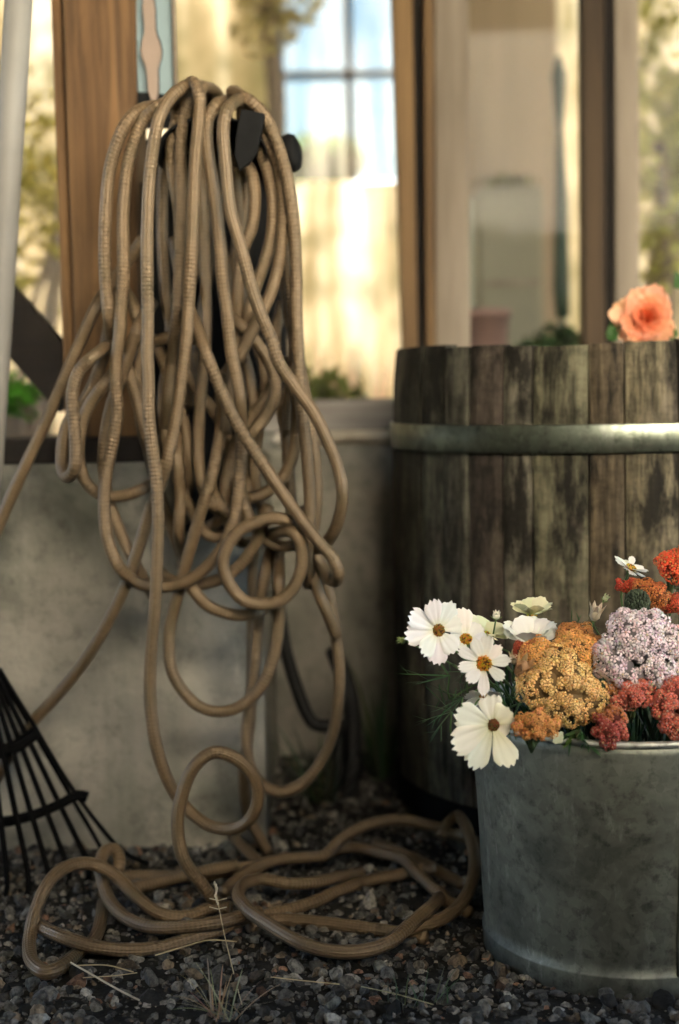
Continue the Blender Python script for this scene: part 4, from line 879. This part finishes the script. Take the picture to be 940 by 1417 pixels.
mb = MB(); mb.tube([(BKX + (RT + .0008) * math.cos(t), BKD + (RT + .0008) * math.sin(t), BKZ) for t in np.linspace(0, 2 * math.pi, 97)], .0036, 10, caps=False); build('rim', mb, M['rim'], bk)
sa = math.acos((P(938, 1200, BKD - .13).x - BKX) / (rad_at(.1))); mb = MB()
for k, w_ in ((-1, .0016), (1, .0016), (0, .0022)):
    mb.tube([(BKX + (rad_at(z) + .0010) * math.cos(-sa + k * .016), BKD + (rad_at(z) + .0010) * math.sin(-sa + k * .016), z) for z in np.linspace(.026, BKZ - .004, 10)], w_, 8)
build('seam', mb, M['zinc'], bk)
ea = R(10)
for s_ in (0, math.pi):
    mb = MB(); c = Vector((BKX + (RT + .004) * math.cos(ea + s_), BKD + (RT + .004) * math.sin(ea + s_), BKZ - .012)); mb.blob(c, .012, (1, 1, 1), 8, 12, (.45, .9, 1.0), Matrix.Rotation(ea + s_, 3, 'Z')); build('ear', mb, M['zinc'], bk)
mb = MB(); mb.tube([(BKX + (RT + .010) * math.cos(t + ea), BKD + (RT + .012) * math.sin(t + ea), BKZ - .012 - .085 * math.sin(t)) for t in np.linspace(0, math.pi, 40)], .003, 8); build('bail_handle', mb, M['rim'], bk)
mb = MB(); mb.disc((BKX, BKD, .15), rad_at(.15) - .004); build('water', mb, plain('dark_water', (.012, .014, .010), .08, 0, 5, .1, 0), bk)

# ------------------------------------------------------------------ rose in the barrel
c = P(894, 442, BD - .10); rs = thing('rose', 'peach coloured rose in full bloom above the barrel rim', 'flower', c)
fr = frame((-.06, -1, .30)); mb = MB()
for k in range(34):
    t = k / 34; a_ = k * 2.39996; cupk = 1.30 - 1.20 * t ** .8; Lk = .015 + .037 * t; colr = (.68 + .12 * t, .13 + .33 * t, .035 + .25 * t)
    petal(mb, fr, c - (fr @ Vector((0, 0, .012 * t))), a_ + random.uniform(-.25, .25), Lk * random.uniform(.88, 1.08), .010 + .013 * t, cupk + random.uniform(-.12, .16), .12, tuple(q * random.uniform(.93, 1.05) for q in colr), (.75, .22, .05), .22 * t * t, .05, True, 9, 8)
petal(mb, fr, c, R(172), .05, .012, .15, .1, (.76, .45, .27), None, 0, .3, False, 7, 8)
build('petals', mb, M['petal'], rs)
for (x, y, L_) in ((850, 466, .03), (842, 470, .03), (930, 470, .03), (900, 480, .03), (870, 480, .04), (944, 400, .02)):
    mb = MB(); petal(mb, frame((random.uniform(-.5, .5), -1, .4)), P(x, y, BD - .10), R(80 + random.uniform(-30, 30)), .026, .010, .1, .5, (.03, .09, .015), None, 0, .0, False, 7, 7); build('leaf', mb, M['leaf'], rs)
mb = MB(); mb.tube(catmull([c + Vector((0, .01, -.01)), c + Vector((.005, .03, -.06)), Vector((c.x, c.y + .04, ZT - .05))], .01), .0025, 8, (.07, .13, .04)); build('stem', mb, M['stem'], rs)

# ------------------------------------------------------------------ weeds and straws on the gravel
def straw(label, pts, rad=.0007, col=(.42, .34, .20)):
    mb = MB(); mb.tube(catmull([G(*p) for p in pts], .004), rad, 6, col); tag(build('dry_straw', mb, M['straw']), label, 'straw', 'dry straws on the gravel')
straw('pale dry straw lying at the left below the looped hose', [(98, 1332, .022), (130, 1350, .02), (165, 1370, .018), (193, 1384, .015)], .0010, (.5, .44, .33))
straw('thin straw crossing the pale one at the left', [(105, 1336, .02), (150, 1336, .026), (185, 1345, .02)])
straw('short thin straw lying just below the left hose loop', [(115, 1353, .018), (160, 1350, .022), (190, 1346, .02)], .0005)
straw('long straw bent against the front of the hose coil', [(215, 1322, .016), (255, 1310, .025), (290, 1301, .034), (328, 1303, .03)], .0007)
straw('horizontal straw on the gravel below the front hose loop', [(375, 1352, .016), (420, 1357, .02), (470, 1362, .018)], .0006)
straw('fine straw near the foot of the bucket', [(500, 1365, .016), (550, 1376, .02), (600, 1390, .016)], .0005, (.3, .28, .16))
mb = MB(); b = G(312, 1408, .01)
for i in range(28):
    a_ = random.uniform(0, 6.28); h_ = random.uniform(.008, .050); rr = random.uniform(.015, .06)
    blade(mb, b + Vector((random.uniform(-.014, .014), random.uniform(-.01, .01), 0)), b + Vector((math.cos(a_) * rr, math.sin(a_) * rr * .6, h_)), .0007, tuple(q * random.uniform(.7, 1.2) for q in (.30, .235, .14)), random.uniform(.1, .5))
tag(build('dry_weed', mb, M['straw']), 'dry straw coloured weed tuft growing in the gravel at the bottom edge', 'weed')
mb = MB(); b0 = G(335, 1390, .012); pts = [b0, P(322, 1340, 1.40), P(310, 1290, 1.40), P(302, 1250, 1.40), P(297, 1222, 1.40)]
mb.tube(catmull(pts, .005), .0006, 6, (.40, .34, .22))
for k in range(9):
    p = Vector(pts[3]).lerp(pts[4], k / 8) ; mb.blob(p + Vector((random.uniform(-.002, .002), 0, 0)), .0013, (.5, .45, .34), 3, 5, (1, 1, 1.8))
for s in (-1, 1): 
    for y in (1246, 1258): mb.tube([P(302, y, 1.40), P(302 + s * 12, y - 3, 1.40)], .0006, 5, (.5, .45, .34))
tag(build('grass_stalk', mb, M['straw']), 'single dry grass stalk with a seed head in front of the hose', 'grass stalk')
for (x, y, lab) in ((600, 1388, 'small green grass sprig in the gravel left of the bucket'), (560, 1392, 'tiny dark grass sprig in the gravel at the bottom edge')):
    b = G(x, y, .006); tuft('grass_sprig', lab, 'grass', b, 9, .035, .03, (.05, .075, .035), .0008)

# ------------------------------------------------------------------ things inside and behind the greenhouse
def foliage(mb, c, rad, n, size, col, var=.4):
    c = Vector(c)
    for i in range(n):
        v = Vector((random.gauss(0, 1), random.gauss(0, 1), random.gauss(0, 1))).normalized() * (random.random() ** .45)
        p = c + Vector((v.x * rad[0], v.y * rad[1], v.z * rad[2])); p += Vector((noise.noise(p * 3), noise.noise(p * 3 + Vector((5, 0, 0))), noise.noise(p * 3 + Vector((0, 5, 0))))) * rad[0] * .35
        fr = frame((random.gauss(0, 1), random.gauss(0, 1), random.gauss(.6, 1)), random.uniform(0, 6)); s = size * random.uniform(.6, 1.3); k = random.uniform(1 - var, 1 + var)
        q = [fr @ Vector(w) * s + p for w in ((-.5, 0, 0), (0, -.28, .06), (.5, 0, 0), (0, .28, .06))]
        mb.add(q, [(0, 1, 2), (0, 2, 3)], tuple(min(.9, w * k) for w in col))
def shrub(name, label, cat, base, h, rad, n, size, col, trunk=.02, group=None):
    base = Vector(base); o = thing(name, label, cat, base, group); mb = MB()
    foliage(mb, base + Vector((0, 0, h)), rad, n, size, col); build('crown', mb, M['bgleaf'], o)
    mb = MB()
    for k in range(4): mb.tube(catmull([base + Vector((random.uniform(-.02, .02), random.uniform(-.02, .02), 0)), base + Vector((random.uniform(-.3, .3) * rad[0], 0, h * .6)), base + Vector((random.uniform(-.8, .8) * rad[0], random.uniform(-.5, .5) * rad[1], h))], .05), trunk * random.uniform(.5, 1), 8)
    build('trunk', mb, M['bark'], o)
    return o
# tree whose trunk shows through the glass
tb = P(383, 300, 3.9); tr = thing('tree', 'slender grey tree trunk seen through the greenhouse glass', 'tree', (tb.x, 3.9, 0)); mb = MB()
mb.tube(catmull([Vector((tb.x + .02, 3.9, 0)), P(384, 260, 3.9), P(382, 120, 3.9), P(372, 20, 3.9), P(365, -80, 3.9)], .05), .026, 10); build('trunk', mb, M['bark'], tr)
mb = MB(); foliage(mb, P(375, 20, 3.9), (.10, .10, .13), 170, .045, (.50, .44, .22)); foliage(mb, P(395, 0, 3.9), (.12, .1, .10), 70, .045, (.50, .45, .22)); foliage(mb, P(380, -120, 3.9), (.3, .2, .2), 150, .05, (.50, .44, .2)); build('crown', mb, M['bgleaf'], tr)
shrub('shrub', 'dark green bushy plant low behind the glass right of the hose', 'shrub', (P(455, 540, 2.75).x, 2.75, 0), P(455, 535, 2.75).z - .06, (.12, .10, .085), 330, .04, (.12, .14, .035))
shrub('shrub', 'yellow green bush seen behind the left pane beside the white handle', 'shrub', (P(45, 340, 3.6).x, 3.6, 0), P(45, 260, 3.6).z, (.14, .14, .32), 330, .05, (.50, .45, .13))
shrub('shrub', 'bright green leafy plant low behind the left pane', 'shrub', (P(22, 555, 2.6).x, 2.6, 0), P(22, 550, 2.6).z, (.045, .06, .05), 160, .03, (.07, .22, .02))
shrub('shrub', 'olive green bush standing outside the far window', 'shrub', (P(430, 230, 6.2).x, 6.2, 0), P(415, 235, 6.2).z, (.22, .2, .12), 700, .07, (.30, .34, .10))
# dry grass clumps glowing behind the glass
for (x, d_, h_, lab) in ((500, 3.9, .75, 'tall dry blond grass clump behind the glass near the corner post'), (420, 4.1, .8, 'tall dry blond grass clump behind the glass under the tree trunk'), (30, 4.2, .8, 'tall dry blond grass clump behind the left pane')):
    tuft('dry_grass', lab, 'dry grass', (P(x, 500, d_).x, d_, 0), 300, h_, .26, (.78, .64, .36), .007, 'straw', 'dry grass clumps in the greenhouse')
# behind the door glass
mb = MB(); mb.box((P(635, 400, 3.9).x, 3.9, 0), (P(775, 400, 3.9).x, 3.93, 2.4)); o = build('reflection_screen', mb, M['beige_board'], None, .004); tag(o, 'beige boards standing in for the reflection in the door glass', 'screen')  # added boards imitate the beige reflection on the door pane
mb = MB(); x0, x1 = P(662, 400, 3.5).x, P(752, 400, 3.5).x; cz = P(700, 258, 3.5).z; mb.box((x0, 3.5, .05), (x1, 3.8, cz)); cb = thing('cabinet', 'pale sage painted cabinet standing inside behind the door glass', 'cabinet', ((x0 + x1) / 2, 3.65, 0))
build('carcass', mb, M['cabinet'], cb, .006); mb = MB(); zz = P(700, 395, 3.49).z; mb.box((x0 + .01, 3.488, zz), (x1 - .01, 3.499, zz + .012)); build('shelf_edge', mb, M['pale_wood'], cb)
mb = MB(); mb.box((x0 + .012, 3.49, .1), (x1 - .012, 3.4985, zz - .01)); build('cabinet_door', mb, M['cabinet'], cb, .003)
mb = MB()
foliage(mb, P(690, 248, 3.6), (.09, .06, .018), 130, .03, (.16, .15, .06)); tag(build('trailing_plant', mb, M['leaf']), 'low olive plant lying on top of the pale cabinet', 'plant')
px_ = P(778, 470, 3.2); st_ = thing('umbrella', 'folded dark green parasol standing upright behind the door glass', 'parasol', (px_.x, 3.2, 0)); mb = MB()
mb.tube([Vector((px_.x, 3.2, 0)), P(779, 470, 3.2), P(776, 240, 3.2), P(774, 110, 3.2)], [.008, .008, .008, .006], 10); build('pole', mb, M['green_plastic'], st_)
mb = MB(); mb.tube([P(779, 440, 3.2), P(777, 400, 3.2), P(777, 270, 3.2), P(775, 180, 3.2), P(774, 105, 3.2), P(773, 78, 3.2)], [.016, .019, .014, .008, .017, .006], 12); build('canopy', mb, M['green_plastic'], st_)
pc = P(665, 480, 3.0); mb = MB(); z_ = P(665, 428, 3.0).z; mb.lathe([(.045, z_ - .16), (.055, z_ - .02), (.060, z_ - .02), (.060, z_), (.052, z_), (.048, z_ - .15), (.001, z_ - .15)], 32, (P(668, 450, 3.0).x, 3.0, 0))
tag(build('flower_pot', mb, M['terracotta'], None), 'pinkish terracotta pot on the bench behind the door glass', 'pot')
mb = MB(); zb = z_ - .16; mb.box((P(655, 450, 3.0).x - .05, 2.85, zb - .03), (P(835, 450, 3.0).x, 3.15, zb)); bn = thing('bench', 'dark potting bench behind the door glass', 'bench', (P(740, 450, 3.0).x, 3.0, 0)); build('bench_top', mb, M['dark_wood'], bn, .003)
for bx in (P(660, 450, 3.0).x - .02, P(825, 450, 3.0).x):
    for by in (2.88, 3.12): mb = MB(); mb.box((bx - .02, by - .02, 0), (bx + .02, by + .02, zb - .031)); build('leg', mb, M['dark_wood'], bn)
shrub('potted_plant', 'dark green potted plant on the bench right of the pink pot', 'plant', (P(770, 450, 2.98).x, 2.98, zb), .065, (.09, .07, .055), 260, .035, (.035, .07, .025), .004)
shrub('shrub', 'pale olive bush behind the right hand door glass', 'shrub', (P(915, 300, 4.0).x, 4.0, 0), P(915, 200, 4.0).z, (.18, .16, .42), 700, .06, (.40, .40, .14))

# ------------------------------------------------------------------ unseen helpers behind the camera, added to bounce and block light
hs = thing('added_house', 'unseen building added to bounce sunlight off cream plaster and block sky with dark boards', 'added_house', (2.2, -3.8, 0))
mb = MB(); mb.box((0.1, -7.0, 0), (4.6, -3.6, 3.7)); build('wall', mb, M['plaster'], hs)  # pale face added as a sunlit reflector for the foreground
mb = MB(); mb.box((-5.0, -7.0, 3.702), (6.5, -3.55, 6.2)); build('sky_block_wall', mb, M['dark_wood'], hs)  # dark storey added to block the sky above the reflector
for a_, b_ in ((-5.0, .098), (4.602, 6.5)): mb = MB(); mb.box((a_, -7.0, 0), (b_, -3.58, 3.70)); build('light_mask_wall', mb, M['dark_wood'], hs)  # dark sides added to keep the bounced light narrow
mb = MB(); mb.hexa([(-5.4, -7.3, 6.2), (6.8, -7.3, 6.2), (6.8, -3.3, 6.2), (-5.4, -3.3, 6.2), (-5.4, -5.4, 8.2), (6.8, -5.4, 8.2), (6.8, -5.2, 8.2), (-5.4, -5.2, 8.2)]); build('shade_roof', mb, M['shade_roof'], hs)  # unseen high ridge shaped to close off more sky
for x in (5.1,): mb = MB(); mb.box((x, -3.62, 1.0), (x + .9, -3.58, 2.2)); build('window', mb, M['dark_glass'], hs)
def shade_hedge(label, x0, x1, y0, y1, h, n):  # unseen leafy block added to keep light off the scene
    mb = MB(); mb.box((x0 + .08, y0 + .08, 0), (x1 - .08, y1 - .08, h - .08), (.02, .035, .012))
    for i in range(n):
        s = random.random(); p = Vector((random.uniform(x0, x1), random.uniform(y0, y1), random.uniform(0, h)))
        ax = random.choice((0, 1, 2))
        if ax == 0: p.x = random.choice((x0, x1)) + random.uniform(-.05, .08)
        elif ax == 1: p.y = random.choice((y0, y1)) + random.uniform(-.08, .06)
        else: p.z = h + random.uniform(-.08, .05)
        foliage(mb, p, (.03, .03, .03), 1, .09, (.05, .085, .03))
    tag(build('shade_hedge', mb, M['leaf']), label, 'shade_hedge')
shade_hedge('tall unseen dark green leafy screen added to block light from the left', -2.6, -1.7, -4.6, 1.2, 3.0, 5500)
shade_hedge('waist high dark green leafy screen added unseen behind the viewer to shade the ground', -1.7, 3.6, -.85, -.22, 1.08, 8000)

# ------------------------------------------------------------------ light
SUN_EL, SUN_AZ = 46.0, -28.0                           # azimuth from +Y towards +X
w = bpy.data.worlds.new('World'); scene.world = w; w.use_nodes = True; nt = w.node_tree; bg = nt.nodes['Background']
sky = nt.nodes.new('ShaderNodeTexSky'); sky.sky_type = 'NISHITA'; sky.sun_disc = False; sky.sun_elevation = R(SUN_EL); sky.sun_rotation = R(SUN_AZ); sky.dust_density = 1.6
nt.links.new(sky.outputs[0], bg.inputs[0]); bg.inputs[1].default_value = 0.05
sd = bpy.data.lights.new('sun', 'SUN'); sd.energy = 5.0; sd.angle = R(.5); sd.color = (1.0, .95, .87); so = bpy.data.objects.new('sun', sd); COL.objects.link(so)
dv = Vector((math.sin(R(SUN_AZ)) * math.cos(R(SUN_EL)), math.cos(R(SUN_AZ)) * math.cos(R(SUN_EL)), math.sin(R(SUN_EL))))
so.rotation_euler = dv.to_track_quat('Z', 'Y').to_euler(); so.location = dv * 20
vs_ = scene.view_settings; vs_.view_transform = 'Standard'; vs_.look = 'None'; vs_.gamma = 1.0; vs_.exposure = 5.3
scene.display_settings.display_device = 'sRGB'
scene.cycles.max_bounces = 10; scene.cycles.transparent_max_bounces = 16; scene.cycles.sample_clamp_indirect = 4.0
scene.cycles.use_denoising = True
